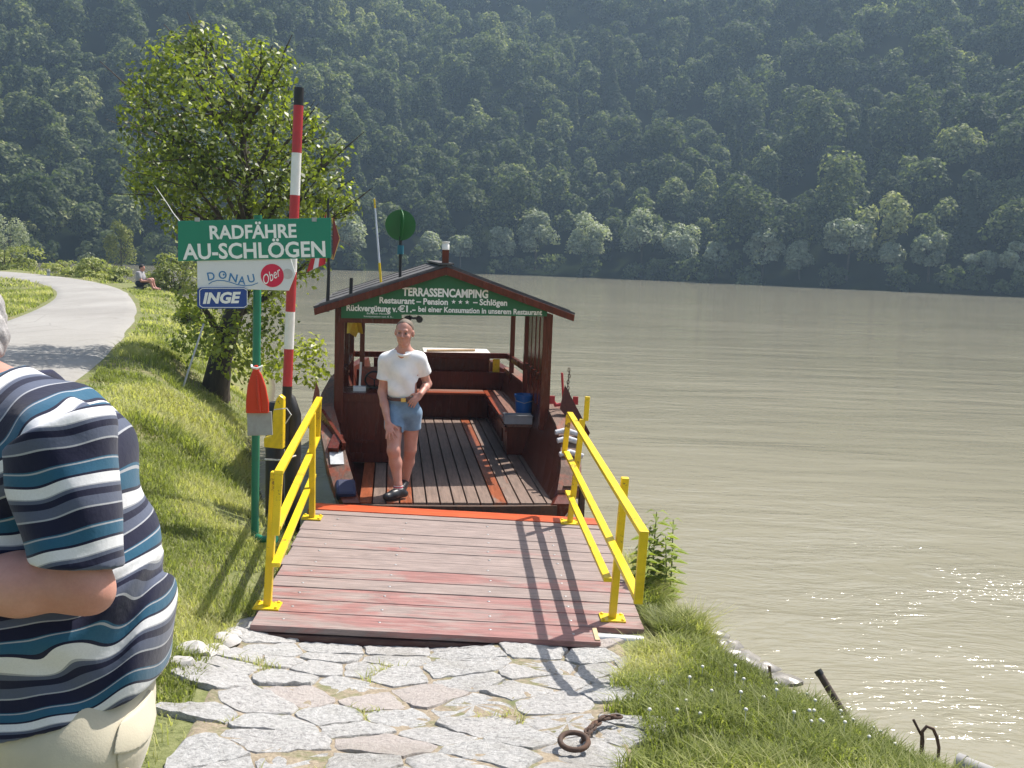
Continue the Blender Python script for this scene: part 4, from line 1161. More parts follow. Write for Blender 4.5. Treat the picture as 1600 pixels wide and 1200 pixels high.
# ================================================================== STAKES, ROCKS AND ODDS ON THE RIGHT BANK
def stake(name, lab, cat, p0, p1, r_, mat, cap=None):
    t = thing(name, lab, cat, p0)
    dn = np.array(p0) - np.array(p1); dn = dn / np.linalg.norm(dn); Lg = max(.1, (p0[2] - gz(p0[0], p0[1]) + .12) / max(.3, -dn[2]))
    q = MB(); q.tube([np.array(p0) + dn * Lg, p0, p1], [r_, r_, r_ * .96], 12); q.build('shaft', mat, t, True, world=True)
    if cap is not None:
        d = (np.array(p1) - np.array(p0)); d /= np.linalg.norm(d)
        q = MB(); q.tube([np.array(p1) - d * .02, np.array(p1) + d * .012], [r_ * 1.12, r_ * 1.1], 12); q.build('cap', cap, t, True, world=True)
stake('stake', 'thick black leaning stake at the grassy water edge, capped with tar', 'stake', at(1296, 1078, 6.1), at(1279, 1050, 6.15), .023, paint('old_timber', (.07, .05, .04), .8, .4, 20), BLACK)
stake('iron_rod', 'thin dark upright iron rod in the right bank grass', 'rod', at(1206, 1076, 6.3), at(1202, 1041, 6.3), .010, RUST)
stake('wooden_peg', 'pale bleached wooden peg leaning beside the dark iron rod', 'peg', at(1201, 1112, 6.2), at(1196, 1070, 6.2), .012, paint('bleached_wood', (.58, .54, .46), .8, .2, 20))
hk = thing('bent_iron_hook', 'bent iron bar hooped over beside the water at the lower right', 'hook', at(1450, 1160, 5.5))
q = MB(); q.tube([at(1442, 1158, 5.5) - (0, 0, .5), at(1442, 1158, 5.5)] + [at(px, py, 5.5) for px, py in ((1441, 1143), (1448, 1135), (1458, 1139), (1464, 1152), (1467, 1168))] + [at(1468, 1176, 5.5) - (0, 0, .5)], .010, 8); q.build('hoop', RUST, hk, True, world=True)
q = MB(); q.tube([at(1444, 1158, 5.52) - (0, 0, .45), at(1440, 1150, 5.52), at(1427, 1124, 5.55)], .008, 8); q.build('prong', RUST, hk, True, world=True)
pi_ = thing('drain_pipe', 'short grey pipe end sticking out at the bottom right of the bank', 'pipe', atz(1510, 1196, 0))
q = MB(); q.tube([atz(1575, 1222, .03), atz(1500, 1193, .05)], .05, 14); q.build('barrel', paint('grey_concrete', (.32, .31, .30), .8, .3), pi_, True, world=True)
q = MB(); q.tube([atz(1508, 1196, .05), atz(1496, 1191.5, .05)], .057, 14); q.build('collar', paint('grey_concrete', (.32, .31, .30)), pi_, True, world=True)

def rock_mesh(c, r_, seed):
    rr_ = np.random.default_rng(seed)
    m = MB(); m.ball((0, 0, 0), 1, 12, 8)
    V = np.array(m.v); D = rr_.normal(0, 1, (7, 3)); D /= np.linalg.norm(D, axis=1, keepdims=True)
    for d in D:
        h = rr_.uniform(.55, .85); pr = V @ d; V = V - np.outer(np.maximum(pr - h, 0), d)
    V = V * np.array(r_) + rr_.normal(0, .02, V.shape) * np.min(r_)
    m.v = [tuple(q_) for q_ in V + np.array(c)]
    return m
WETROCK = paint('wet_rock', (.27, .25, .225), .3, .4, 12, dirt=(.10, .09, .07), bump=.6)
DRYROCK = paint('dry_rock', (.44, .42, .40), .85, .3, 14, dirt=(.25, .23, .2), bump=.7)
k = 0
for px, py, r_, lab in ((1085, 975, .17, 'flat wet rock at the waterline just right of the ramp grass'), (1108, 992, .13, 'rounded wet rock at the waterline, second from the ramp'), (1130, 1002, .16, 'broad wet rock at the waterline, third from the ramp'), (1152, 1018, .12, 'small wet rock at the waterline near the middle of the row'),
                        (1172, 1028, .15, 'pale wet rock at the waterline behind the grass tips'), (1192, 1040, .11, 'dark wet rock at the waterline beside the iron rod'), (1216, 1052, .12, 'low wet rock at the waterline right of the iron rod')):
    p = atz(px, py, .06); o = rock_mesh((p[0] + .02 + rng.uniform(-.05, .05), p[1] + .05 + rng.uniform(-.06, .06), .0), (r_ * rng.uniform(.8, 1.25), r_ * rng.uniform(.6, .95), r_ * .5), 50 + k).build('rock', WETROCK, None, True); tag(o, lab, 'rock', 'wet rocks along the right waterline'); k += 1
for px, py, z, r_, lab in ((352, 1018, .42, .10, 'pale kerb rock at the left of the path nearest the ramp'), (338, 1036, .45, .085, 'pale kerb rock at the left of the path, second from the ramp'), (305, 1040, .52, .12, 'largest pale kerb rock beside the striped shirt'), (283, 1066, .56, .09, 'pale kerb rock half hidden behind the striped shirt'), (360, 1004, .40, .07, 'small pale kerb rock under the ramp corner')):
    p = atz(px, py, z); o = rock_mesh((p[0], p[1], gz(p[0], p[1]) + .01), (r_, r_ * .85, r_ * .6), 80 + k).build('rock', DRYROCK, None, True); tag(o, lab, 'rock', 'kerb rocks along the left of the path'); k += 1
for px, py, z, r_, lab in ((415, 770, .42, .10, 'grey bank rock between the green post and the yellow railing'), (418, 790, .42, .085, 'small grey bank rock under the yellow railing'), (412, 750, .45, .07, 'upper grey bank rock beside the black mooring pile')):
    p = atz(px, py, z); o = rock_mesh((p[0], p[1], gz(p[0], p[1]) + .02), (r_, r_ * .85, r_ * .6), 120 + k).build('rock', DRYROCK, None, True); tag(o, lab, 'rock', 'rocks behind the left railing'); k += 1

# white leaning stake at the left tree and roadside marker posts
stake('white_stake', 'thin white leaning stake in the grass left of the tree trunk', 'stake', at(291, 590, 13.5), at(318, 507, 13.7), .013, paint('dull_white', (.55, .54, .52), .6, .2, 9), STEEL)
for px, py, zt, Y, lab in ((76, 436, 421, 45.5, 'white roadside marker post at the inner bend of the path'), (24, 424, 410, 56, 'white roadside marker post far off at the second bend')):
    t = thing('marker_post', lab, 'marker post', at(px, py, Y), 0, 'roadside marker posts')
    q = MB(); q.bar(at(px, py + 4, Y), at(px, zt, Y), .12, .08, up=(0, 1, 0)); q.build('body', WHITEP, t, world=True)
    q = MB(); a = at(px, zt, Y); q.box(a + (0, 0, -.12), (.125, .085, .1)); q.build('black_band', GREYPL, t, world=True)

# ================================================================== TREES AND SHRUBS ON THE NEAR BANK
ALDER = leafmat('alder_leaves', (.055, .080, .014), (.20, .245, .038), (.40, .43, .07), 0.42, 0.5, 0.6, 0.8)
TY = 15.2
base_ = np.array([-4.58, 15.25, gz(-4.58, 15.25)])
tr = thing('alder_tree', 'leafy glossy green tree with a dark leaning trunk behind the sign post', 'tree', base_)
q = MB()
trunk = [base_ + (0, 0, -.3), base_ + (.02, 0, .1), at(345, 560, TY), at(362, 500, TY), at(384, 440, TY), at(388, 370, TY), at(386, 280, TY), at(375, 190, TY), at(365, 130, TY)]
q.tube(trunk, [.24, .21, .17, .15, .11, .085, .06, .04, .015], 10)
q.tube([at(352, 540, TY), at(330, 500, TY - .3), at(312, 470, TY - .6)], [.07, .05, .03], 7)
clumps = [(290, 100, 62, 0), (330, 70, 40, .2), (265, 110, 45, -.4), (230, 130, 40, 0), (250, 190, 62, -.6), (215, 175, 32, .3), (320, 150, 70, -.7), (300, 215, 70, -.9), (240, 250, 50, .3), (290, 270, 72, -.5), (230, 285, 40, .1), (260, 310, 50, 0), (340, 260, 60, -.9), (330, 310, 70, .3),
          (390, 110, 52, .2), (415, 95, 40, -.2), (430, 120, 36, -.5), (400, 170, 60, -.3), (440, 170, 44, .3), (425, 230, 55, .4), (390, 215, 50, .9), (475, 190, 32, 0), (490, 205, 26, .2), (450, 260, 55, -.2), (500, 250, 40, .2), (530, 240, 26, -.1), (420, 300, 62, -.4), (480, 300, 55, -.3), (520, 300, 42, .1), (545, 322, 24, 0), (510, 330, 38, .3), (460, 335, 48, .5), (300, 350, 45, .6), (375, 345, 60, .5), (425, 350, 50, 0),
          (440, 420, 45, .4), (480, 410, 36, .2), (340, 400, 40, .6), (310, 60, 26, 0), (285, 70, 28, .2), (440, 90, 22, .1), (205, 140, 20, 0)]
low = [(300, 470, 36, -.3), (320, 520, 44, -.5), (300, 540, 36, .2), (350, 540, 44, -.7), (390, 500, 42, -.3), (420, 470, 40, .3), (400, 540, 44, -.4), (430, 510, 30, -.2), (425, 575, 34, -.5), (380, 580, 34, -.6), (275, 535, 16, 0), (430, 445, 40, 0), (460, 555, 36, -.7), (485, 545, 30, -.8), (500, 575, 24, -.9), (480, 590, 22, -.6), (345, 470, 36, .4)]
PP = []; DD = []; KK = []; SS = []
for i, (px, py, rp, dy) in enumerate(clumps + low):
    Y = TY + dy * 1.3; c = at(px, py, Y); r_ = rp / 1560 * Y
    n = int(235 * (rp / 45) ** 2) if i < len(clumps) else int(140 * (rp / 36) ** 2)
    d = rng.normal(0, 1, (n, 3)); d /= np.linalg.norm(d, axis=1, keepdims=True)
    rad = r_ * rng.uniform(.15, 1.12, n) ** .55 * (1 + .25 * rng.normal(0, 1, n) * (rng.random(n) < .3))
    PP.append(c + d * rad[:, None] * np.array([1, 1, .85])); DD.append(d + np.array([0, 0, .5])); KK.append(np.full(n, rng.normal(0, .10) + (.18 if i >= len(clumps) else 0)))
    att = trunk[min(8, max(2, int(np.interp(c[2], [1.0, 6.0], [2, 8]))))]
    if i < len(clumps):
        mid = (att + c) / 2 + rng.normal(0, .08, 3) + (0, 0, -.1)
        q.tube([att, mid, c, c + (c - mid) * .5], [.045, .03, .014, .005], 5)
        for _k in range(4):
            e = c + rng.normal(0, r_ * .6, 3); q.tube([mid * .35 + c * .65, e], [.012, .003], 4)
PP = np.vstack(PP); DD = np.vstack(DD); KK = np.concatenate(KK); n = len(PP)
V, F = quads(PP, DD, rng.uniform(.030, .060, n), .62, .75, fold=.25)
np_mesh('crown', V, F, ALDER, tr, False, np.clip(.34 + KK + rng.normal(0, .13, n), 0, 1), local=False)
q.build('trunk', BARK, tr, True, world=True)

def shrub(name, lab, cat, group, c, rx, ry, rz, n, leaf, mat, base=.4, nl=9, stems=5):
    t = thing(name, lab, cat, c, 0, group)
    q = MB()
    for k in range(stems):
        a = rng.uniform(0, 6.28); q.tube([(0, 0, -.1), (math.cos(a) * rx * .3, math.sin(a) * ry * .3, rz * .5), (math.cos(a) * rx * .6, math.sin(a) * ry * .6, rz * 1.1)], [.03, .02, .006], 5)
    q.build('stem', BARK, t, True)
    P, D, k = crown_points((0, 0, rz * .30), rx, ry, rz * 1.0, nl + 3, n, .45, -.9)
    P[:, 2] = np.maximum(P[:, 2], .02)
    V, F = quads(P, D + np.array([0, 0, .4]), rng.uniform(*leaf, n), .5, .7)
    np_mesh('foliage', V, F, mat, t, False, np.clip(base + rng.normal(0, .08, nl + 3)[k] + rng.normal(0, .13, n), 0, 1))
    return t
SHRUB = leafmat('shrub_leaves', (.09, .11, .03), (.25, .28, .08), (.44, .45, .17), 0.55, 0.35, 0.3, 0.5)
def gp(px, py, Y):
    return ghit(px, py, Y * .78)
G1 = 'shrubs along the river edge of the left bank'
shrub('shrub', 'large pale green shrub on the bank directly behind the left end of the sign', 'shrub', G1, gp(275, 458, 33), 1.4, 1.1, 1.25, 3200, (.05, .11), SHRUB, .5)
shrub('shrub', 'dense pale shrub half behind the DONAU board', 'shrub', G1, gp(318, 462, 29), 1.0, .9, .95, 1500, (.05, .10), SHRUB, .45)
shrub('shrub', 'bright green low bush left of the tree trunk below the INGE board', 'shrub', G1, gp(300, 512, 19.5), .50, .5, .42, 1500, (.035, .07), ALDER, .5)
shrub('shrub', 'low scrubby bush just left of the small lime tree by the bend', 'shrub', G1, gp(160, 435, 50), 1.5, 1.2, .7, 1300, (.06, .13), SHRUB, .5)
shrub('shrub', 'wide low weedy bush at the bend right of the first marker post', 'shrub', G1, gp(120, 428, 54), 1.7, 1.3, .6, 1300, (.06, .13), SHRUB, .55)
shrub('shrub', 'small upright bush below the lime tree near the fisherman', 'shrub', G1, gp(190, 433, 47), .9, .9, .65, 800, (.06, .12), SHRUB, .5)
shrub('shrub', 'low weedy bush at the far left where the path disappears', 'shrub', G1, gp(50, 420, 62), 2.4, 2, 1.0, 2400, (.06, .14), SHRUB, .5)
shrub('shrub', 'tiny weedy tussock at the left edge behind the path', 'shrub', G1, gp(8, 420, 64), 2.4, 1.6, 1.0, 1700, (.06, .14), SHRUB, .45)
def near_tree(lab, px, py_top, py_base, Y, wpx, mat, base, n):
    p = gp(px, py_base, Y); Y = p[1]; h_ = at(px, py_top, Y)[2] - p[2]; rx = wpx / 1560 * Y / 2
    bank_tree('young_tree', lab, 'tree', 'young trees by the bend of the path', p[0], p[1], p[2], h_, rx, h_ * .46, mat, n=n, nl=12, leaf=(.06, .13), base=base, lobe=.42, trunk_r=.1)
LIME = leafmat('lime_leaves', (.07, .085, .02), (.16, .18, .045), (.26, .27, .085), 0.6, 0.35, 0.2, 0.3)
near_tree('small yellow-green tree standing by the bend of the path', 190, 338, 425, 56, 54, LIME, .5, 2200)
near_tree('tall pale tree at the far left edge beyond the path', 18, 322, 415, 72, 64, WILLOW, .55, 2600)
near_tree('short dull green tree between the two marker posts', 134, 392, 425, 64, 34, WILLOW, .3, 900)
# dark bag by the water
bg_ = thing('fishing_bag', 'dark bag lying in the grass beside the pale shrub near the fisherman', 'bag', gp(291, 449, 30))
q = MB(); q.ball((0, 0, .09), (.34, .16, .12), 12, 8); q.build('body', BLACK, bg_, True); q = MB(); q.tube([(-.2, 0, .17), (0, 0, .27), (.2, 0, .17)], .015, 6); q.build('handle', BLACK, bg_, True)
# tall flowering weeds at the right end of the ramp
WEED = leafmat('weed_leaves', (.08, .11, .02), (.19, .24, .05), (.32, .37, .09), 0.5, 0.4, 0.3, 2.0)
for px, pyb, pyt, Y, lab in ((1022, 905, 800, 7.55, 'tallest leafy weed stem beside the right railing of the ramp'), (1048, 900, 812, 7.7, 'second tall leafy weed, right of the tallest beside the ramp'), (1002, 900, 842, 7.35, 'shorter leafy weed close against the railing end'), (1036, 915, 838, 7.5, 'short leafy weed between the two tall ones beside the ramp'), (1012, 900, 822, 7.6, 'leafy weed just behind the railing end bar')):
    b = at(px, pyb, Y); b[2] = gz(b[0], b[1]); t_ = at(px + 4, pyt, Y)
    t = thing('tall_weed', lab, 'weed', b, 0, 'tall weeds at the ramp end')
    mid = (b + t_) / 2 + (rng.normal(0, .015), 0, 0)
    q = MB(); q.tube([b, mid, t_], [.007, .006, .003], 6); q.build('stem', paint('weed_stem', (.10, .13, .03), .6), t, True, world=True)
    Vl = []; 
    for k in range(15):
        s = .18 + .82 * k / 14; p = b * (1 - s) + t_ * s if s > .5 else b + (mid - b) * s * 2
        p = b + (mid - b) * min(1, 2 * s) + (t_ - mid) * max(0, 2 * s - 1)
        for sg in (0, math.pi):
            a = k * 1.57 + sg + rng.normal(0, .2); L = rng.uniform(.11, .17) * (1.15 - .45 * s)
            d = np.array([math.cos(a), math.sin(a), .15]); w_ = np.array([-math.sin(a), math.cos(a), 0]) * L * .24
            Vl += [p, p + d * L * .45 + w_ + (0, 0, .01), p + d * L + (0, 0, -.035), p + d * L * .45 - w_ + (0, 0, .01)]
    Vl = np.array(Vl); np_mesh('leaves', Vl, np.arange(len(Vl)).reshape(-1, 4), WEED, t, False, rng.uniform(.3, .7, len(Vl) // 4), local=False)

# ================================================================== GRASS
GRASS = leafmat('grass_blades', (.125, .145, .042), (.30, .335, .105), (.52, .50, .25), 0.5, 0.52, 0.25, 0.9)
def blades(n, xlo, xhi, ylo, yhi, hmin, hmax, w, keepf, seed):
    g = np.random.default_rng(seed)
    x = g.uniform(xlo, xhi, n); y = g.uniform(ylo, yhi, n)
    s = shore_dist(x, y); kp = (s > .02) & keepf(x, y, s, g)
    x, y, s = x[kp], y[kp], s[kp]; n = len(x)
    z = ground_z(x, y)
    cl = vnoise(x, y, .35, 11); cl2 = vnoise(x, y, 1.1, 12)
    h = g.uniform(hmin, hmax, n) * (.45 + 1.0 * cl) * (.7 + .6 * cl2)
    a = g.uniform(0, 6.283, n); lean = g.uniform(.3, 1.3, n) * h
    dx, dy = np.cos(a), np.sin(a); b = a + g.normal(1.57, .4, n); wx, wy = np.cos(b) * w, np.sin(b) * w
    ws = g.uniform(.6, 1.3, n); wx *= ws; wy *= ws
    p0 = np.stack([x - wx, y - wy, z - .01], 1); p1 = np.stack([x + wx, y + wy, z - .01], 1)
    m0 = np.stack([x + dx * lean * .35 - wx * .75, y + dy * lean * .35 - wy * .75, z + h * .6], 1); m1 = np.stack([x + dx * lean * .35 + wx * .75, y + dy * lean * .35 + wy * .75, z + h * .6], 1)
    tp = np.stack([x + dx * lean, y + dy * lean, z + h * .85], 1); tp2 = tp + np.stack([wx * .2, wy * .2, 0 * x], 1)
    V = np.stack([p0, p1, m1, m0, tp2, tp], 1).reshape(-1, 3)
    i = np.arange(n)[:, None] * 6
    F = np.concatenate([i + np.array([[0, 1, 2, 3]]), i + np.array([[3, 2, 4, 5]])], 0)
    dryp = vnoise(x, y, .8, 21)
    t = np.clip(.30 + .28 * (cl - .5) + g.normal(0, .13, n) + np.clip((dryp - .45) * 2.0, 0, .45), 0, 1)
    return V, F, np.concatenate([t, t])
def on_road(x, y):
    r = np.interp(y, ROAD_R[:, 1], ROAD_R[:, 0]); l = np.interp(y, ROAD_L[:, 1], ROAD_L[:, 0])
    return (x < r + .02) & (x > l - .05)
def left_keep(x, y, s, g):
    inp = (x > path_l(y) - .05) & (x < path_r(y) + .05) & (y < 6.35)
    inr = (x > -1.55) & (y > 6.2)
    th = vnoise(x, y, .7, 31)
    return ~on_road(x, y) & ~inp & ~inr & (g.random(len(x)) < np.clip(1.35 - np.maximum(th - .50, 0) * 5, .12, 1)) & (x < -1.3)
def right_keep(x, y, s, g):
    edge = path_r(y) - .01 + (vnoise(x, y, .25, 41) - .5) * .25
    rampz = (y > 5.95) & (x < 1.02)
    return (x > edge) & ~rampz & (x > .45) & ((s > .24 + (vnoise(x, y, .3, 43) - .5) * .2) | (y > 7.7) | (y < 5.6))
parts_ = [blades(150000, -5.2, -1.3, 3.0, 9.5, .025, .095, .0034, left_keep, 1), blades(90000, -7.0, -2.0, 9.5, 17, .035, .12, .0060, left_keep, 2), blades(60000, -16, -5, 17, 36, .035, .11, .013, left_keep, 3),
          blades(95000, .45, 2.75, 3.2, 8.9, .035, .12, .0034, right_keep, 4), blades(26000, .95, 1.5, 6.3, 8.5, .10, .28, .0042, right_keep, 5), blades(30000, -40, -16, 34, 72, .06, .16, .03, left_keep, 6), blades(40000, -30, -6.3, 3, 45, .03, .08, .012, lambda x, y, s, g: ~on_road(x, y) & (x < np.interp(y, ROAD_L[:, 1], ROAD_L[:, 0])), 7)]
def joint_keep(x, y, s, g):
    D = np.sqrt((x[:, None] - seeds[None, :, 0]) ** 2 + (y[:, None] - seeds[None, :, 1]) ** 2)
    o_2 = np.argsort(D, 1)[:, :2]; d1 = np.take_along_axis(D, o_2[:, :1], 1)[:, 0]; d2 = np.take_along_axis(D, o_2[:, 1:], 1)[:, 0]
    L = np.linalg.norm(seeds[o_2[:, 0]] - seeds[o_2[:, 1]], axis=1)
    return ((d2 ** 2 - d1 ** 2) / (2 * L) < .011) & (x > path_l(y)) & (x < path_r(y)) & (y < 6.1) & (vnoise(x, y, .33, 61) > .80)
parts_.append(blades(60000, -1.7, .9, 3.4, 6.2, .025, .055, .003, joint_keep, 8))
Vs = []; Fs = []; Ts = []; off = 0
for V, F, T_ in parts_:
    Vs.append(V); Fs.append(F + off); Ts.append(T_); off += len(V)
o = np_mesh('grass', np.vstack(Vs), np.vstack(Fs), GRASS, None, False, np.concatenate(Ts))
tag(o, 'rough sunlit grass covering both banks beside the ramp and the path', 'grass', kind='stuff')
# white clover heads in the right bank
q = MB(); g_ = np.random.default_rng(5)
for k in range(34):
    px, py = g_.uniform(975, 1400), g_.uniform(1055, 1195)
    p = atz(px, py, .5); 
    if p[0] < path_r(p[1]) + .1 or shore_dist(p[0:1], p[1:2])[0] < .15: continue
    z = gz(p[0], p[1]); h = g_.uniform(.07, .13)
    q.ball((p[0], p[1], z + h), (.010, .010, .009), 7, 5); q.tube([(p[0], p[1], z), (p[0], p[1], z + h)], .0015, 4)
o = q.build('clover_flowers', paint('clover_white', (.72, .70, .64), .8), None, True)
tag(o, 'scattered white clover heads in the right bank grass', 'clover', kind='stuff')
# ================================================================== PEOPLE  (one continuous surface per body, grown from a distance field)
def sd_cone(P, a, b, ra, rb):
    a = np.asarray(a, float); b = np.asarray(b, float)
    ba = b - a; L2 = ba @ ba + 1e-12
    t = np.clip(((P - a) @ ba) / L2, 0, 1)
    return np.linalg.norm(P - a - t[..., None] * ba, axis=-1) - (ra + (rb - ra) * t)

def sd_ell(P, c, r_, rot=None):
    q = P - np.asarray(c, float)
    if rot is not None: q = q @ np.asarray(rot)          # columns = local axes
    r_ = np.asarray(r_, float)
    k0 = np.linalg.norm(q / r_, axis=-1); k1 = np.linalg.norm(q / (r_ * r_), axis=-1)
    return k0 * (k0 - 1) / (k1 + 1e-9)

def smin(a, b, k):
    h = np.maximum(k - np.abs(a - b), 0) / k
    return np.minimum(a, b) - h * h * k * .25

def smax(a, b, k): return -smin(-a, -b, k)

class Body:
    """list of primitives: ('c',a,b,ra,rb,k) cone, ('e',c,r,rot,k) ellipsoid; k<0 carves"""
    def __init__(self): self.p = []
    def cone(self, a, b, ra, rb=None, k=.03): self.p.append(('c', np.asarray(a, float), np.asarray(b, float), ra, ra if rb is None else rb, k)); return self
    def ell(self, c, r_, rot=None, k=.03): self.p.append(('e', np.asarray(c, float), np.asarray(r_, float), rot, k)); return self
    def bounds(self):
        lo = np.full(3, 1e9); hi = -lo
        for q in self.p:
            if q[-1] < 0: continue
            if q[0] == 'c': m = max(q[3], q[4]); lo = np.minimum(lo, np.minimum(q[1], q[2]) - m); hi = np.maximum(hi, np.maximum(q[1], q[2]) + m)
            else: m = q[2].max(); lo = np.minimum(lo, q[1] - m); hi = np.maximum(hi, q[1] + m)
        return lo - .03, hi + .03
    def eval(self, P):
        d = None
        for q in self.p:
            e = sd_cone(P, *q[1:5]) if q[0] == 'c' else sd_ell(P, q[1], q[2], q[3])
            k = q[-1]
            if d is None: d = e
            elif k < 0: d = smax(d, -e, -k)
            else: d = smin(d, e, k)
        return d

def surface(field, lo, hi, res):
    """surface nets"""
    n = np.maximum(4, np.ceil((hi - lo) / res).astype(int) + 1)
    ax = [lo[i] + res * np.arange(n[i]) for i in range(3)]
    D = np.empty(n, dtype=np.float32)
    step = max(1, int(400000 // (n[1] * n[2])))
    for i in range(0, n[0], step):
        G = np.stack(np.meshgrid(ax[0][i:i + step], ax[1], ax[2], indexing='ij'), -1)
        D[i:i + step] = field(G)
    S = D < 0
    C = [S[dx:n[0] - 1 + dx, dy:n[1] - 1 + dy, dz:n[2] - 1 + dz] for dx in (0, 1) for dy in (0, 1) for dz in (0, 1)]
    cnt = sum(c.astype(np.int8) for c in C)
    act = (cnt > 0) & (cnt < 8)
    I = np.argwhere(act)
    vid = np.full(act.shape, -1, dtype=np.int64); vid[act] = np.arange(len(I))
    acc = np.zeros((len(I), 3)); num = np.zeros(len(I))
    cor = [(0, 0, 0), (1, 0, 0), (0, 1, 0), (1, 1, 0), (0, 0, 1), (1, 0, 1), (0, 1, 1), (1, 1, 1)]
    for a in cor:
        for axis in range(3):
            if a[axis]: continue
            b = list(a); b[axis] = 1
            da = D[I[:, 0] + a[0], I[:, 1] + a[1], I[:, 2] + a[2]]; db = D[I[:, 0] + b[0], I[:, 1] + b[1], I[:, 2] + b[2]]
            m = (da < 0) != (db < 0)
            t = np.where(m, da / (da - db + 1e-12 * (da == db)), 0)
            p = np.array(a, float)[None] + np.zeros((len(I), 3)); p[:, axis] = t
            acc += p * m[:, None]; num += m
    V = lo + res * (I + acc / num[:, None])
    F = []
    for axis in range(3):
        u, v = (axis + 1) % 3, (axis + 2) % 3
        sl0 = [slice(None)] * 3; sl1 = [slice(None)] * 3
        sl0[axis] = slice(0, -1); sl1[axis] = slice(1, None)
        ch = S[tuple(sl0)] != S[tuple(sl1)]
        E = np.argwhere(ch)
        E = E[(E[:, u] > 0) & (E[:, v] > 0) & (E[:, u] < n[u] - 1) & (E[:, v] < n[v] - 1)]
        def cell(du, dv):
            q = E.copy(); q[:, u] -= du; q[:, v] -= dv; return vid[q[:, 0], q[:, 1], q[:, 2]]
        f = np.stack([cell(1, 1), cell(0, 1), cell(0, 0), cell(1, 0)], 1)
        ins = S[E[:, 0], E[:, 1], E[:, 2]]
        f[~ins] = f[~ins][:, ::-1]
        F.append(f)
    F = np.vstack(F); F = F[(F >= 0).all(1)]
    return V, F

def grow(name, field, lo, hi, res, mat, parent, attrs=None):
    V, F = surface(field, np.asarray(lo, float), np.asarray(hi, float), res)
    return np_mesh(name, V, F, mat, parent, True, local=False, attrs=attrs(V) if attrs else None)

def head_prims(B, c, fwd, up, s=1.0, ears=True):
    fwd = np.asarray(fwd, float); up = np.asarray(up, float); fwd /= np.linalg.norm(fwd); up = up - fwd * (up @ fwd); up /= np.linalg.norm(up)
    rt = np.cross(fwd, up); M = np.stack([rt, fwd, up], 1); c = np.asarray(c, float)
    T = lambda *p: c + M @ (np.array(p) * s)
    B.ell(T(0, -.012, .03), np.array([.076, .096, .092]) * s, M, .02)
    B.ell(T(0, .022, -.045), np.array([.059, .068, .076]) * s, M, .03)
    B.ell(T(0, .060, -.094), np.array([.026, .022, .02]) * s, M, .02)
    B.cone(T(-.032, .080, .026), T(.032, .080, .026), .012 * s, .012 * s, .015)
    for x in (-1, 1): B.ell(T(x * .036, .064, -.028), np.array([.024, .022, .022]) * s, M, .02)
    for x in (-1, 1): B.ell(T(x * .031, .098, .004), np.array([.015, .012, .010]) * s, M, -.012)
    B.cone(T(0, .090, .014), T(0, .108, -.026), .008 * s, .0135 * s, .012)
    for x in (-1, 1): B.ell(T(x * .012, .098, -.030), np.array([.009, .010, .008]) * s, M, .008)
    B.ell(T(0, .086, -.058), np.array([.024, .010, .007]) * s, M, .006); B.ell(T(0, .084, -.069), np.array([.020, .010, .007]) * s, M, .006)
    B.cone(T(-.022, .094, -.0635), T(.022, .094, -.0635), .002 * s, .002 * s, -.004)
    if ears:
        for x in (-1, 1): B.ell(T(x * .079, -.004, -.004), np.array([.012, .02, .032]) * s, M, .008)
    return T, M

def eyes(T, s, parent):
    q = MB()
    for x in (-1, 1): q.ball(T(x * .031, .082, .004), .0115 * s, 10, 7)
    q.build('eyes', paint('eye_squint_shade', (.22, .15, .12), .3, .05), parent, True, world=True)  # eyeballs coloured like skin in shadow, so the shade of a squint is painted
    q = MB()
    for x in (-1, 1): q.ball(T(x * .031, .0895, .004), .0058 * s, 8, 6)
    q.build('irises', paint('eye_iris', (.03, .035, .04), .2, .05), parent, True, world=True)

def hand(B, w_, d, side, spread=.0, curl=.35, s=1.0, thumb=1, k=.012):
    """w_ wrist, d direction of fingers, side = direction across the palm towards the thumb"""
    w_ = np.asarray(w_, float); d = np.asarray(d, float); d /= np.linalg.norm(d); side = np.asarray(side, float); side = side - d * (side @ d); side /= np.linalg.norm(side)
    nrm = np.cross(d, side) * thumb
    M = np.stack([side, d, nrm], 1)
    B.ell(w_ + d * .05 * s, np.array([.040, .054, .015]) * s, M, .02)
    for i, (o, L) in enumerate(((.030, .074), (.010, .084), (-.010, .078), (-.029, .060))):
        a = w_ + d * .088 * s + side * o * s; dd = d + side * spread * (o / .03); dd /= np.linalg.norm(dd)
        b = a + (dd * math.cos(curl) + nrm * math.sin(curl)) * L * .5 * s; e = b + (dd * math.cos(curl * 2.2) + nrm * math.sin(curl * 2.2)) * L * .5 * s
        B.cone(a, b, .0095 * s, .0085 * s, .007); B.cone(b, e, .0085 * s, .0068 * s, .005)
    a = w_ + d * .03 * s + side * .030 * s; b = a + (d * .55 + side * .75 + nrm * .2) * .045 * s; e = b + (d * .85 + side * .4 + nrm * .3) * .034 * s
    B.cone(a, b, .0135 * s, .0105 * s, .012); B.cone(b, e, .0105 * s, .008 * s, .005)

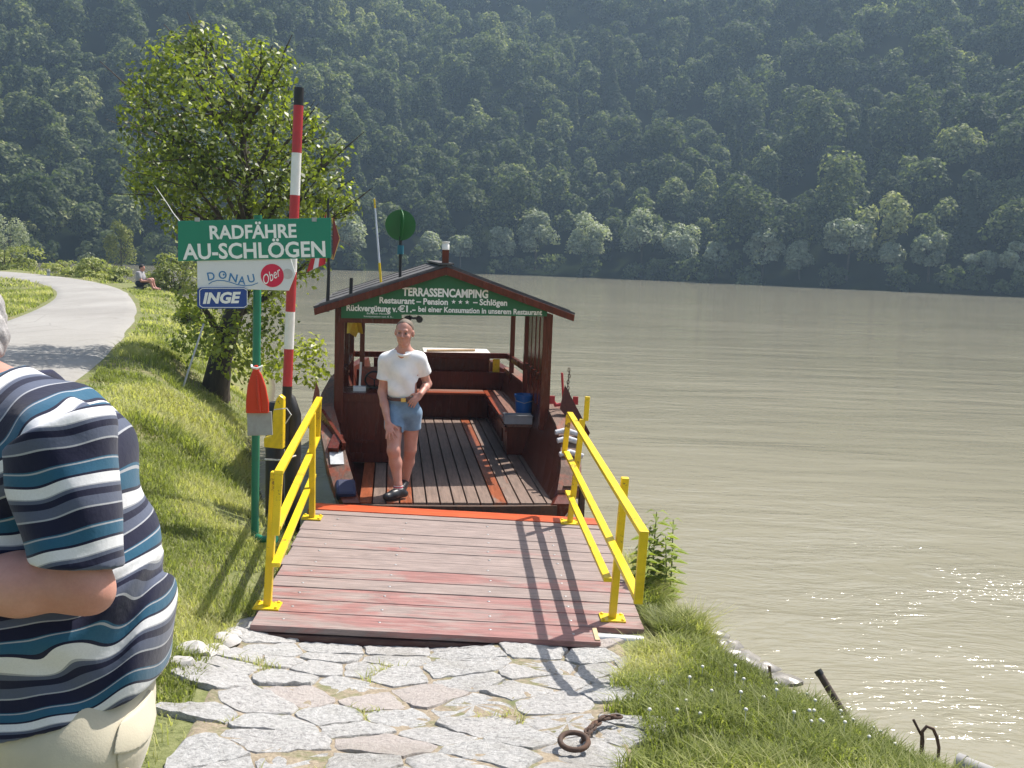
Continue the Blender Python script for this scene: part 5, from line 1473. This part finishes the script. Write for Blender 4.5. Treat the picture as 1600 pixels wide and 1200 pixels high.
SKIN, kn, kb, kco = newmat('sun_reddened_skin')
k1 = _noise(kn, kco, 9, 5, .6); k2 = _noise(kn, kco, 160, 4, .7)
kc = _ramp(kn, k1, [(.3, (.46, .205, .155)), (.7, (.57, .30, .235))]); kc = _mix(kn, kc, _ramp(kn, k2, [(.3, .82), (.7, 1.0)]), .5, 'MULTIPLY')
kn.links.new(kc, kb.inputs['Base Color']); kb.inputs['Roughness'].default_value = .5; kb.inputs['Subsurface Weight'].default_value = .12; kb.inputs['Subsurface Radius'].default_value = (.012, .005, .003); kb.inputs['Subsurface Scale'].default_value = .6
_bump(kn, kb, k2, .25, .002)
def cloth(name, col, rough=.85, var=.12, fine=220):
    if name in _M: return _M[name]
    m, nt, b, co = newmat(name)
    a = _noise(nt, co, 7, 5, .6); f = _noise(nt, co, fine, 3, .6)
    c = _ramp(nt, a, [(.3, [q * (1 - var) for q in col]), (.7, [min(1, q * (1 + var)) for q in col])])
    nt.links.new(c, b.inputs['Base Color']); b.inputs['Roughness'].default_value = rough; b.inputs['Specular IOR Level'].default_value = .2; b.inputs['Sheen Weight'].default_value = .15
    ad = nt.nodes.new('ShaderNodeMath'); ad.operation = 'MULTIPLY_ADD'; nt.links.new(a, ad.inputs[0]); ad.inputs[1].default_value = 2.0; nt.links.new(f, ad.inputs[2])
    _bump(nt, b, ad.outputs[0], .15, .004)
    _M[name] = m; return m

def folds(P, amp, sx_=14., sy_=9., seed=0):
    x, y, z = P[..., 0], P[..., 1], P[..., 2]
    return amp * (np.sin(sx_ * x + 6 * z + 3.0 * np.sin(sy_ * z + seed) + seed) * .5 + np.sin(23 * z + 11 * x + 9 * y + 2.2 * np.sin(13 * x + seed)) * .5)

# ------------------------------------------------------------------ ferryman
FY = 9.33
W_ = at
zf = .478
fm = thing('person', 'man in white t-shirt and denim shorts standing on the boat bow, one hand on hip', 'person', (at(622, 778, FY)[0], FY + .1, zf))
B = Body()
pel = W_(630, 641, 9.58); che = W_(629, 580, 9.56); nk = W_(631, 549, 9.545)
B.ell(che, (.158, .10, .17), None, .05); B.ell(W_(629, 612, 9.57), (.142, .10, .15), None, .06); B.ell(pel, (.155, .108, .12), None, .05)
shR, shL = W_(604, 563, 9.56), W_(654, 561, 9.57)
B.cone(nk, shR, .06, .062, .05); B.cone(nk, shL, .06, .062, .05)
hc = W_(632, 520, 9.50)
B.cone(nk, hc + np.array([0, .02, -.06]), .06, .052, .03)
TF, MF = head_prims(B, hc, (-.08, -1, -.02), (.05, 0, 1), 1.06)
elR, wrR = W_(597, 612, 9.56), W_(606, 660, 9.36)
B.cone(shR, elR, .052, .040, .03); B.cone(elR, elR * .6 + wrR * .4, .041, .040, .02); B.cone(elR * .6 + wrR * .4, wrR, .040, .027, .02)
hand(B, wrR, W_(613, 690, 9.28) - wrR, np.array([.8, .2, .1]), .35, .10, 1.05, -1)
elL, wrL = W_(668, 600, 9.68), W_(657, 616, 9.49)
B.cone(shL, elL, .052, .040, .03); B.cone(elL, elL * .6 + wrL * .4, .041, .039, .02); B.cone(elL * .6 + wrL * .4, wrL, .039, .028, .02)
hand(B, wrL, W_(647, 626, 9.45) - wrL, np.array([.2, .5, .8]), .15, .4, 1.0, 1)
kR, aR = W_(615, 704, 9.37), W_(622, 758, 9.335)
B.cone(W_(617, 646, 9.55), kR, .094, .060, .04); B.cone(kR, kR * .62 + aR * .38 + np.array([0, .022, 0]), .058, .058, .03); B.cone(kR * .62 + aR * .38 + np.array([0, .022, 0]), aR, .057, .037, .03); B.ell(kR + np.array([0, -.028, 0]), (.042, .032, .05), None, .03)
kL, aL = W_(641, 702, 9.62), W_(632, 756, 9.74)
B.cone(W_(643, 646, 9.58), kL, .092, .058, .04); B.cone(kL, kL * .62 + aL * .38 + np.array([0, .025, 0]), .056, .056, .03); B.cone(kL * .62 + aL * .38 + np.array([0, .025, 0]), aL, .056, .037, .03)
fR = np.array([aR[0], aR[1], zf + .05]); fL = np.array([aL[0], aL[1], zf + .05])
B.cone(aR, fR, .037, .036, .02); B.cone(aL, fL, .037, .036, .02)
lo, hi = B.bounds(); grow('body', B.eval, lo, hi, .0075, SKIN, fm)
fb = [o for o in fm.children if o.name.startswith('body')][0] if fm.children else fm
eyes(TF, 1.06, fm)
H = Body(); H.ell(TF(0, -.014, .032), np.array([.080, .100, .094]) * 1.06, MF)
def hairf(P, H=H, T=TF, M=MF, s=1.06, off=-.004):
    q = (P - T(0, 0, 0)) @ M / s
    pl = .80 * q[..., 1] - .60 * q[..., 2] + .012
    return smax(H.eval(P) - .004 * np.sin(90 * q[..., 0]) * .4, pl, .012)
lo, hi = H.bounds(); grow('hair', hairf, lo, hi, .006, paint('fair_grey_hair', (.15, .115, .085), .7, .3, 60, bump=.5), fm)
# t-shirt
Sh = Body()
Sh.ell(che, (.162, .114, .182), None, .05); Sh.ell(W_(629, 606, 9.565), (.154, .118, .15), None, .06); Sh.cone(nk, shR, .062, .072, .05); Sh.cone(nk, shL, .062, .072, .05)
sR, sL = shR + (elR - shR) * .62, shL + (elL - shL) * .60
Sh.cone(shR, sR, .072, .072, .03); Sh.cone(shL, sL, .072, .074, .03)
beltz = W_(630, 622, 9.57)[2]
dR = (elR - shR) / np.linalg.norm(elR - shR); dL = (elL - shL) / np.linalg.norm(elL - shL)
def shf(P):
    d = Sh.eval(P) + folds(P, .008, 18, 11, 1.0)
    d = smax(d, beltz - .012 - P[..., 2], .01)
    d = np.maximum(d, (P - nk) @ np.array([0, -.12, .99]) - .020)
    d = np.where(P[..., 0] < shR[0] + .02, smax(d, (P - sR) @ dR, .008), d)
    d = np.where(P[..., 0] > shL[0] - .02, smax(d, (P - sL) @ dL, .008), d)
    return d
lo, hi = Sh.bounds(); grow('t_shirt', shf, lo, hi, .0075, cloth('white_cotton', (.80, .80, .82)), fm)
q = MB(); c = nk + np.array([0, -.012, .012]); q.tube([c + np.array([.069 * math.cos(t), -.004 + .072 * math.sin(t), -.012 + .032 * math.sin(t)]) for t in np.linspace(0, 2 * math.pi, 24)], .013, 8); q.build('neckband', cloth('white_cotton', (.80, .80, .82)), fm, True, world=True)
# denim shorts
Sd = Body(); Sd.ell(pel, (.170, .122, .13), None, .05); Sd.ell(W_(629, 624, 9.57), (.152, .112, .08), None, .05)
tR, tL = W_(617, 646, 9.55), W_(643, 646, 9.58); eR, eL = tR + (kR - tR) * .42, tL + (kL - tL) * .42
Sd.cone(tR, eR, .104, .098, .03); Sd.cone(tL, eL, .102, .098, .03)
uR = (kR - tR) / np.linalg.norm(kR - tR); uL = (kL - tL) / np.linalg.norm(kL - tL); xm = W_(630, 646, 9.56)[0]
def sdf_(P):
    d = Sd.eval(P) + folds(P, .004, 30, 17, 2.0)
    d = smax(d, P[..., 2] - beltz - .008, .006)
    return np.where(P[..., 0] < xm, smax(d, (P - eR) @ uR, .006), smax(d, (P - eL) @ uL, .006))
lo, hi = Sd.bounds(); grow('shorts', sdf_, lo, hi, .0075, cloth('pale_denim', (.16, .25, .36), .85, .35), fm)
q = MB(); c = W_(629.5, 622, 9.57); q.tube([c + np.array([.156 * math.cos(t), .117 * math.sin(t), 0]) for t in np.linspace(0, 2 * math.pi, 30)], .016, 8); bt = q.build('belt', paint('brown_leather', (.09, .035, .022), .5), fm, True, world=True)
q = MB(); q.box(c + np.array([.02, -.136, 0]), (.045, .008, .036)); q.build('buckle', paint('brass', (.55, .38, .12), .3, metallic=.8), bt, world=True)
for nm, an_, toe, heel in (('shoe', aR, W_(604, 776, 9.22), W_(632, 771, 9.37)), ('shoe', aL, W_(627, 770, 9.58), W_(632, 765, 9.76))):
    S_ = Body(); tz_ = zf + .034; toe = np.array([toe[0], toe[1], tz_]); heel = np.array([heel[0], heel[1], tz_ + .004]); an2 = np.array([an_[0], an_[1], zf + .085])
    S_.cone(heel, toe, .036, .034, .02); S_.cone(heel * .4 + toe * .6, toe * .95 + heel * .05, .045, .036, .02); S_.cone(an2 * .7 + heel * .3, heel * .35 + toe * .65 + np.array([0, 0, .02]), .046, .036, .03)
    lo, hi = S_.bounds(); grow('shoe', lambda P: smax(smax(S_.eval(P), zf - .0 - P[..., 2], .004), P[..., 2] - zf - .10, .01), lo, hi, .007, paint('black_leather', (.018, .018, .022), .4, .3, 30), fm)
    q = MB(); q.tube([(an_[0], an_[1], zf + .085), (an_[0], an_[1], zf + .125)], [.046, .043], 14); sk = q.build('sock', cloth('white_sock', (.68, .64, .64)), fm, True, world=True)
    q = MB(); q.tube([(an_[0], an_[1], zf + .104), (an_[0], an_[1], zf + .116)], [.0465, .0455], 14); q.build('sock_stripe', cloth('red_sock', (.5, .06, .1)), sk, True, world=True)

# ------------------------------------------------------------------ man in the striped shirt, close to the camera
GY = 2.05
gz0 = gz(-.85, 2.05)
mm_ = thing('person', 'heavy man in blue striped polo shirt and cream trousers walking at the left edge', 'person', (at(100, 1000, GY)[0], GY, gz0))
px = lambda x, y, Y=GY: at(x, y, Y)
k_ = GY / 1560 * 1.0
B = Body()
B.ell(px(60, 700), (.150, .205, .130), None, .06); B.ell(px(68, 790), (.172, .190, .21), None, .08); B.ell(px(85, 955), (.20, .19, .20), None, .08); B.ell(px(98, 1095), (.178, .178, .16), None, .06)
nk2 = px(-22, 632); hc2 = px(-88, 508)
aS, aE, aW = px(94, 700, 1.875), px(126, 912, 1.83), px(-190, 915, 1.80)
bS, bE, bW = px(90, 705, 2.24), px(110, 900, 2.33), px(-150, 900, 2.28)
B.cone(nk2, aS, .075, .085, .06); B.cone(nk2, bS, .075, .085, .06)
B.cone(px(-22, 655), hc2 + np.array([.01, 0, -.05]), .066, .062, .03)
TM, MM = head_prims(B, hc2, (-1, -.12, -.22), (-.2, 0, 1), 1.02)
for s_, e_2, w2, sd in ((aS, aE, aW, -1), (bS, bE, bW, 1)):
    B.cone(s_, e_2, .066, .052, .04); m3 = e_2 * .7 + w2 * .3
    B.cone(e_2, m3, .050, .056, .03); B.cone(m3, w2, .056, .034, .03); B.ell(e_2 + np.array([.030, 0, -.022]), (.026, .030, .026), None, .035)
    hand(B, w2, np.array([-1, 0, .05]), np.array([0, .1, 1]), .1, .55, 1.08, sd)
lo, hi = B.bounds(); hi[2] = min(hi[2], hi[2]); 
hipN, hipF = px(122, 1150, 1.95), px(108, 1150, 2.17)
def gp2(x, y): return np.array([x, y, gz(x, y)])
kneeN = hipN + np.array([-.06, -.01, -.40]); kneeF = hipF + np.array([.06, .02, -.40])
footN = np.array([hipN[0] - .02, 1.94, gz0]); footF = np.array([hipF[0] + .12, 2.2, gz0])
zl = hipN[2] - gz0
kneeN[2] = gz0 + zl * .52; kneeF[2] = gz0 + zl * .52
for h_, kn_, ft in ((hipN, kneeN, footN), (hipF, kneeF, footF)):
    an_ = ft + np.array([0, 0, .09]); B.cone(h_, kn_, .105, .066, .05); B.cone(kn_, an_, .062, .040, .03); B.cone(an_ + np.array([.03, 0, -.04]), an_ + np.array([-.17, 0, -.055]), .038, .030, .03)
lo, hi = B.bounds(); grow('body', B.eval, lo, hi, .0085, SKIN, mm_)
eyes(TM, 1.02, mm_)
H2 = Body(); H2.ell(TM(0, -.016, .034), np.array([.081, .102, .094]) * 1.02, MM); H2.ell(TM(0, -.075, -.03), np.array([.058, .04, .06]) * 1.02, MM, .03)
def hairf2(P):
    q = (P - TM(0, 0, 0)) @ MM / 1.02
    return smax(H2.eval(P) - .002 * np.sin(70 * q[..., 0] + 90 * q[..., 2] + 5 * np.sin(40 * q[..., 1])) - .0015 * np.sin(190 * q[..., 2] + 60 * q[..., 1] + 4 * np.sin(60 * q[..., 0])), .80 * q[..., 1] - .60 * q[..., 2] + .015, .014)
lo, hi = H2.bounds(); grow('hair', hairf2, lo, hi, .005, paint('grey_hair', (.42, .40, .40), .65, .4, 90, bump=.6), mm_)
# striped polo shirt
S2 = Body()
S2.ell(px(60, 700), (.166, .222, .145), None, .06); S2.ell(px(68, 790), (.186, .206, .22), None, .08); S2.ell(px(90, 960), (.236, .222, .30), None, .10); S2.ell(px(98, 1085), (.200, .200, .20), None, .08)
S2.cone(nk2, aS, .082, .098, .06); S2.cone(nk2, bS, .082, .098, .06)
T2 = Body(); aSe = aS + (aE - aS) * .86; bSe = bS + (bE - bS) * .86
T2.cone(aS, aSe, .100, .084, .03); T2.cone(bS, bSe, .100, .084, .03)
ad_ = (aE - aS) / np.linalg.norm(aE - aS); ad2 = ad_ + np.array([-.25, 0, 0]); ad2 /= np.linalg.norm(ad2)
bd_ = (bE - bS) / np.linalg.norm(bE - bS)
hemP = px(140, 1122, 1.88); hemN = np.array([.24, 0, -1.0]); hemN /= np.linalg.norm(hemN)
under = px(170, 985, 1.87)
def fold2(P):
    x, y, z = P[..., 0], P[..., 1], P[..., 2]
    r_ = np.sqrt((x - under[0] - .05) ** 2 + (z - under[2] - .12) ** 2)
    a = np.arctan2(z - under[2] - .12, x - under[0] - .05)
    low = np.clip((under[2] + .12 - z) / .18, 0, 1)
    return .017 * np.sin(9 * a + 8 * r_ + 1.3 * np.sin(17 * x + 3 * y)) * low + .004 * np.sin(34 * z + 17 * x + 2.4 * np.sin(15 * x + 7 * y)) + .003 * np.sin(41 * x - 20 * z + 8 * y) 
def polo(P):
    fo = fold2(P)
    d1 = S2.eval(P) + fo
    d1 = smax(d1, (P - hemP) @ hemN, .01)
    return np.maximum(d1, -((P - px(16, 622)) @ np.array([.62, 0, -.78]) + .035))
axP = [px(112, 1150), px(95, 965), px(68, 790), px(46, 690), px(-10, 610), px(-60, 560)]
def stripe_u(V):
    A = np.array(axP); L = np.r_[0, np.cumsum(np.linalg.norm(np.diff(A, axis=0), axis=1))]
    best = np.full(len(V), 1e9); s = np.zeros(len(V))
    # blended axis coordinate keeps the bands continuous
    num = np.zeros(len(V)); den = np.zeros(len(V)) + 1e-12
    for i in range(len(A) - 1):
        d = A[i + 1] - A[i]; l = np.linalg.norm(d); d = d / l
        t = (V - A[i]) @ d; m = A[i] + d * l / 2
        w_2 = np.exp(-((V[:, 2] - m[2]) / .085) ** 2)
        num += w_2 * (L[i] + t); den += w_2
    s = num / den
    s = s + fold2(V) * 1.3 + .006 * np.sin(7 * V[:, 0] + 5 * V[:, 1])
    return {'stripe': s / .124}
def sleeve_u(a0, adir, L):
    def f(V):
        sl = (V - a0) @ adir
        u = .667 + (L - sl + .006 * np.sin(20 * V[:, 0]) + fold2(V) * .5 + .02) / .124
        return {'stripe': u}
    return f
PM, pn, pb, pco = newmat('striped_jersey')
fr = pn.nodes.new('ShaderNodeMath'); fr.operation = 'FRACT'; pn.links.new(_attr(pn, 'stripe').outputs['Fac'], fr.inputs[0])
WH, TE, NA, SL, TH = (.66, .66, .68), (.022, .095, .165), (.009, .011, .034), (.085, .10, .15), (.34, .35, .38)
rp = pn.nodes.new('ShaderNodeValToRGB'); rp.color_ramp.interpolation = 'CONSTANT'
stops = [(0, WH), (.13, NA), (.17, TE), (.33, TH), (.355, TE), (.375, NA), (.62, TH), (.645, SL), (.80, NA), (.90, SL), (.955, TH), (.975, WH)]
e = rp.color_ramp.elements
while len(e) < len(stops): e.new(.5)
for i, (p_, c) in enumerate(stops): e[i].position = p_; e[i].color = (*c, 1)
pn.links.new(fr.outputs[0], rp.inputs[0])
fz = _noise(pn, pco, 260, 3, .7); fz2 = _noise(pn, pco, 10, 5, .6)
pc = _mix(pn, rp.outputs[0], _ramp(pn, fz, [(.3, .78), (.7, 1.0)]), .5, 'MULTIPLY')
pn.links.new(pc, pb.inputs['Base Color']); pb.inputs['Roughness'].default_value = .85; pb.inputs['Specular IOR Level'].default_value = .2; pb.inputs['Sheen Weight'].default_value = .15
_bump(pn, pb, fz2, .4, .012)
lo, hi = S2.bounds(); lo2, hi2 = T2.bounds(); grow('polo_shirt', polo, np.minimum(lo, lo2), np.maximum(hi, hi2), .0065, PM, mm_, stripe_u)
for a0, e0, ac, adir in ((aS, aSe, ad2, ad_), (bS, bSe, bd_, bd_)):
    Q = Body(); Q.cone(a0 - adir * .03, e0, .106, .086, .03)
    lo, hi = Q.bounds()
    up_ = (a0 - px(20, 640, a0[1])); up_ = up_ / np.linalg.norm(up_)
    grow('sleeve', lambda P: smax(smax(Q.eval(P) + fold2(P) * .8, (P - e0) @ ac, .008), -((P - a0) @ (adir * .75 + up_ * .66) + .055), .012), lo, hi, .0055, PM, mm_, sleeve_u(a0, adir, np.linalg.norm(e0 - a0)))
# collar, sleeve cuff
CC = Body(); cA, cB = px(-34, 690), px(-58, 572)
def collarf(P):
    ax_ = (cB - cA) / np.linalg.norm(cB - cA); t = (P - cA) @ ax_
    d = np.abs(B.eval(P) - .020) - .012
    return smax(d, np.maximum((P - px(16, 622)) @ np.array([.62, 0, -.78]) - .022 - .05 * (P[..., 1] - GY), np.maximum(t - .125, P[..., 0] - px(46, 600)[0])), .006)
grow('collar', collarf, px(-34, 690) - .2, px(-58, 572) + .26, .0045, cloth('navy_rib', (.016, .018, .05), .85, .2), mm_)
# trousers with cargo pocket
P2 = Body(); P2.ell(px(98, 1100), (.190, .190, .17), None, .06)
for h_, kn_, ft in ((hipN, kneeN, footN), (hipF, kneeF, footF)):
    P2.cone(h_, kn_, .128, .098, .05); P2.cone(kn_, ft + np.array([0, 0, .06]), .098, .082, .04)
lo, hi = P2.bounds()
cr_ = cloth('cream_cotton', (.52, .47, .36), .85, .12)
grow('trousers', lambda P: smax(P2.eval(P) + folds(P, .009, 22, 9, .5), P[..., 2] - px(100, 1040)[2], .01), lo, hi, .0085, cr_, mm_)
pc_ = px(212, 1178, 1.86)
def trf(P): return P2.eval(P) + folds(P, .009, 22, 9, .5)
def pocket(dx, z0, z1, off, pt):
    def f(P):
        q = P - pc_
        zz = q[..., 2] + pt * (1 - np.clip(np.abs(q[..., 0]) / dx, 0, 1)) * (1 if pt else 0)
        return smax(smax(trf(P) - off, np.abs(q[..., 0]) - dx, .003), np.maximum(np.maximum(z0 - zz, q[..., 2] - z1), P[..., 1] - GY), .003)
    return f
lo, hi = pc_ - np.array([.12, .10, .2]), pc_ + np.array([.12, .2, .1])
po = grow('cargo_pocket', pocket(.042, -.15, .035, .004, 0), lo, hi, .0035, cr_, mm_)
grow('pocket_flap', pocket(.045, -.004, .048, .008, .022), lo, hi, .0035, cr_, po)
q = MB(); q.lathe([(.008, 0), (.008, .004), (.003, .006)], pc_ + np.array([0, -.045, -.012]), 10, axis=(0.1, -1, .1)); q.build('button', paint('horn_button', (.30, .24, .16), .4), po, world=True)
for ft in (footN, footF):
    S_ = Body(); S_.cone(ft + np.array([.04, 0, .05]), ft + np.array([-.19, 0, .042]), .048, .042, .02); S_.cone(ft + np.array([.01, 0, .10]), ft + np.array([-.1, 0, .06]), .05, .045, .03)
    lo, hi = S_.bounds(); grow('shoe', lambda P: smax(S_.eval(P), ft[2] + .004 - P[..., 2], .004), lo, hi, .009, paint('tan_leather', (.16, .10, .06), .6, .2, 30), mm_)

# ------------------------------------------------------------------ seated fisherman far along the bank
p0 = ghit(228, 453); Y3 = p0[1]; g3 = p0[2]
fi = thing('person', 'person with dark hair and pale top sitting on a stool by the river, far off', 'person', (p0[0], Y3, g3))
q3 = lambda x, y, dy=0: at(x, y, Y3 + dy)
B = Body(); hp = q3(219, 446); ch3 = q3(219, 436); hd = q3(222, 424.5)
hp[2] = g3 + .22; ch3[2] = g3 + .45; hd[2] = g3 + .76
B.ell(ch3 + (0, 0, -.02), (.13, .19, .20), None, .06); B.ell(hp, (.15, .19, .13), None, .05); B.cone(ch3, hd, .06, .05, .04)
T3, M3 = head_prims(B, hd, (1, -.15, -.15), (0, 0, 1), 1.0)
for sgn in (-1, 1):
    sh3 = ch3 + (0, sgn * .19, .13); el3 = sh3 + (.12, sgn * .03, -.27); wr3 = el3 + (.24, -sgn * .08, .0)
    B.cone(ch3 + (0, 0, .14), sh3, .07, .06, .04); B.cone(sh3, el3, .052, .042, .03); B.cone(el3, wr3, .042, .03, .02); hand(B, wr3, np.array([1, 0, .1]), np.array([0, 0, 1.]), 0, .6, 1.0, sgn)
    kn3 = hp + (.38, sgn * .11, .14); an3 = np.array([kn3[0] + .12, kn3[1], g3 + .07])
    B.cone(hp + (0, sgn * .09, 0), kn3, .085, .06, .04); B.cone(kn3, an3, .055, .036, .03); B.cone(an3, an3 + (.17, 0, -.035), .036, .03, .03)
lo, hi = B.bounds(); grow('body', B.eval, lo, hi, .016, SKIN, fi)
eyes(T3, 1.0, fi)
H3 = Body(); H3.ell(T3(0, -.014, .034), np.array([.084, .104, .098]), M3); lo, hi = H3.bounds()
grow('hair', lambda P: smax(H3.eval(P), (((P - T3(0, 0, 0)) @ M3) @ np.array([0, .75, -.66])), .01), lo, hi, .012, paint('dark_hair', (.015, .012, .012), .6), fi)
S3 = Body(); S3.ell(ch3 + (0, 0, -.02), (.15, .205, .235), None, .06)
for sgn in (-1, 1):
    sh3 = ch3 + (0, sgn * .19, .13); S3.cone(ch3 + (0, 0, .14), sh3, .085, .075, .04); S3.cone(sh3, sh3 + (.07, sgn * .02, -.16), .075, .065, .03)
lo, hi = S3.bounds(); grow('shirt', lambda P: smax(S3.eval(P), P[..., 2] - ch3[2] - .20, .02), lo, hi, .016, cloth('pale_shirt', (.30, .29, .31)), fi)
S4 = Body(); S4.ell(hp, (.165, .205, .14), None, .05)
for sgn in (-1, 1): S4.cone(hp + (0, sgn * .09, 0), hp + (.28, sgn * .10, .10), .10, .085, .04)
lo, hi = S4.bounds(); grow('shorts', S4.eval, lo, hi, .016, cloth('dark_shorts', (.02, .025, .04)), fi)
st_ = thing('camp_stool', 'small dark folding stool under the seated fisherman', 'stool', (hp[0], hp[1], g3))
q = MB(); q.box((0, 0, .09), (.36, .36, .03)); q.build('seat', BLACK, st_)
for a, b in ((-1, -1), (1, -1), (-1, 1), (1, 1)):
    q = MB(); q.bar((a * .15, b * .15, .08), (-a * .17, b * .15, -.03), .025, .025, up=(0, 1, 0)); q.build('leg', STEEL, st_)
# ================================================================== AIR
hb = MB(); hb.box2((-260, -75, -4.2), (260, 420, 150))
hz = hb.build('haze', None)
hz['kind'] = 'stuff'
tag(hz, 'thin blue summer haze over the river and the wooded hill', 'haze')
hm_ = bpy.data.materials.new('haze'); hm_.use_nodes = True
hn = hm_.node_tree; hn.nodes.clear()
pv = hn.nodes.new('ShaderNodeVolumePrincipled'); ho = hn.nodes.new('ShaderNodeOutputMaterial')
pv.inputs['Color'].default_value = (.54, .76, 1.0, 1)
pv.inputs['Density'].default_value = 0.00072
pv.inputs['Anisotropy'].default_value = 0.25
hn.links.new(pv.outputs[0], ho.inputs['Volume'])
hz.data.materials.append(hm_)
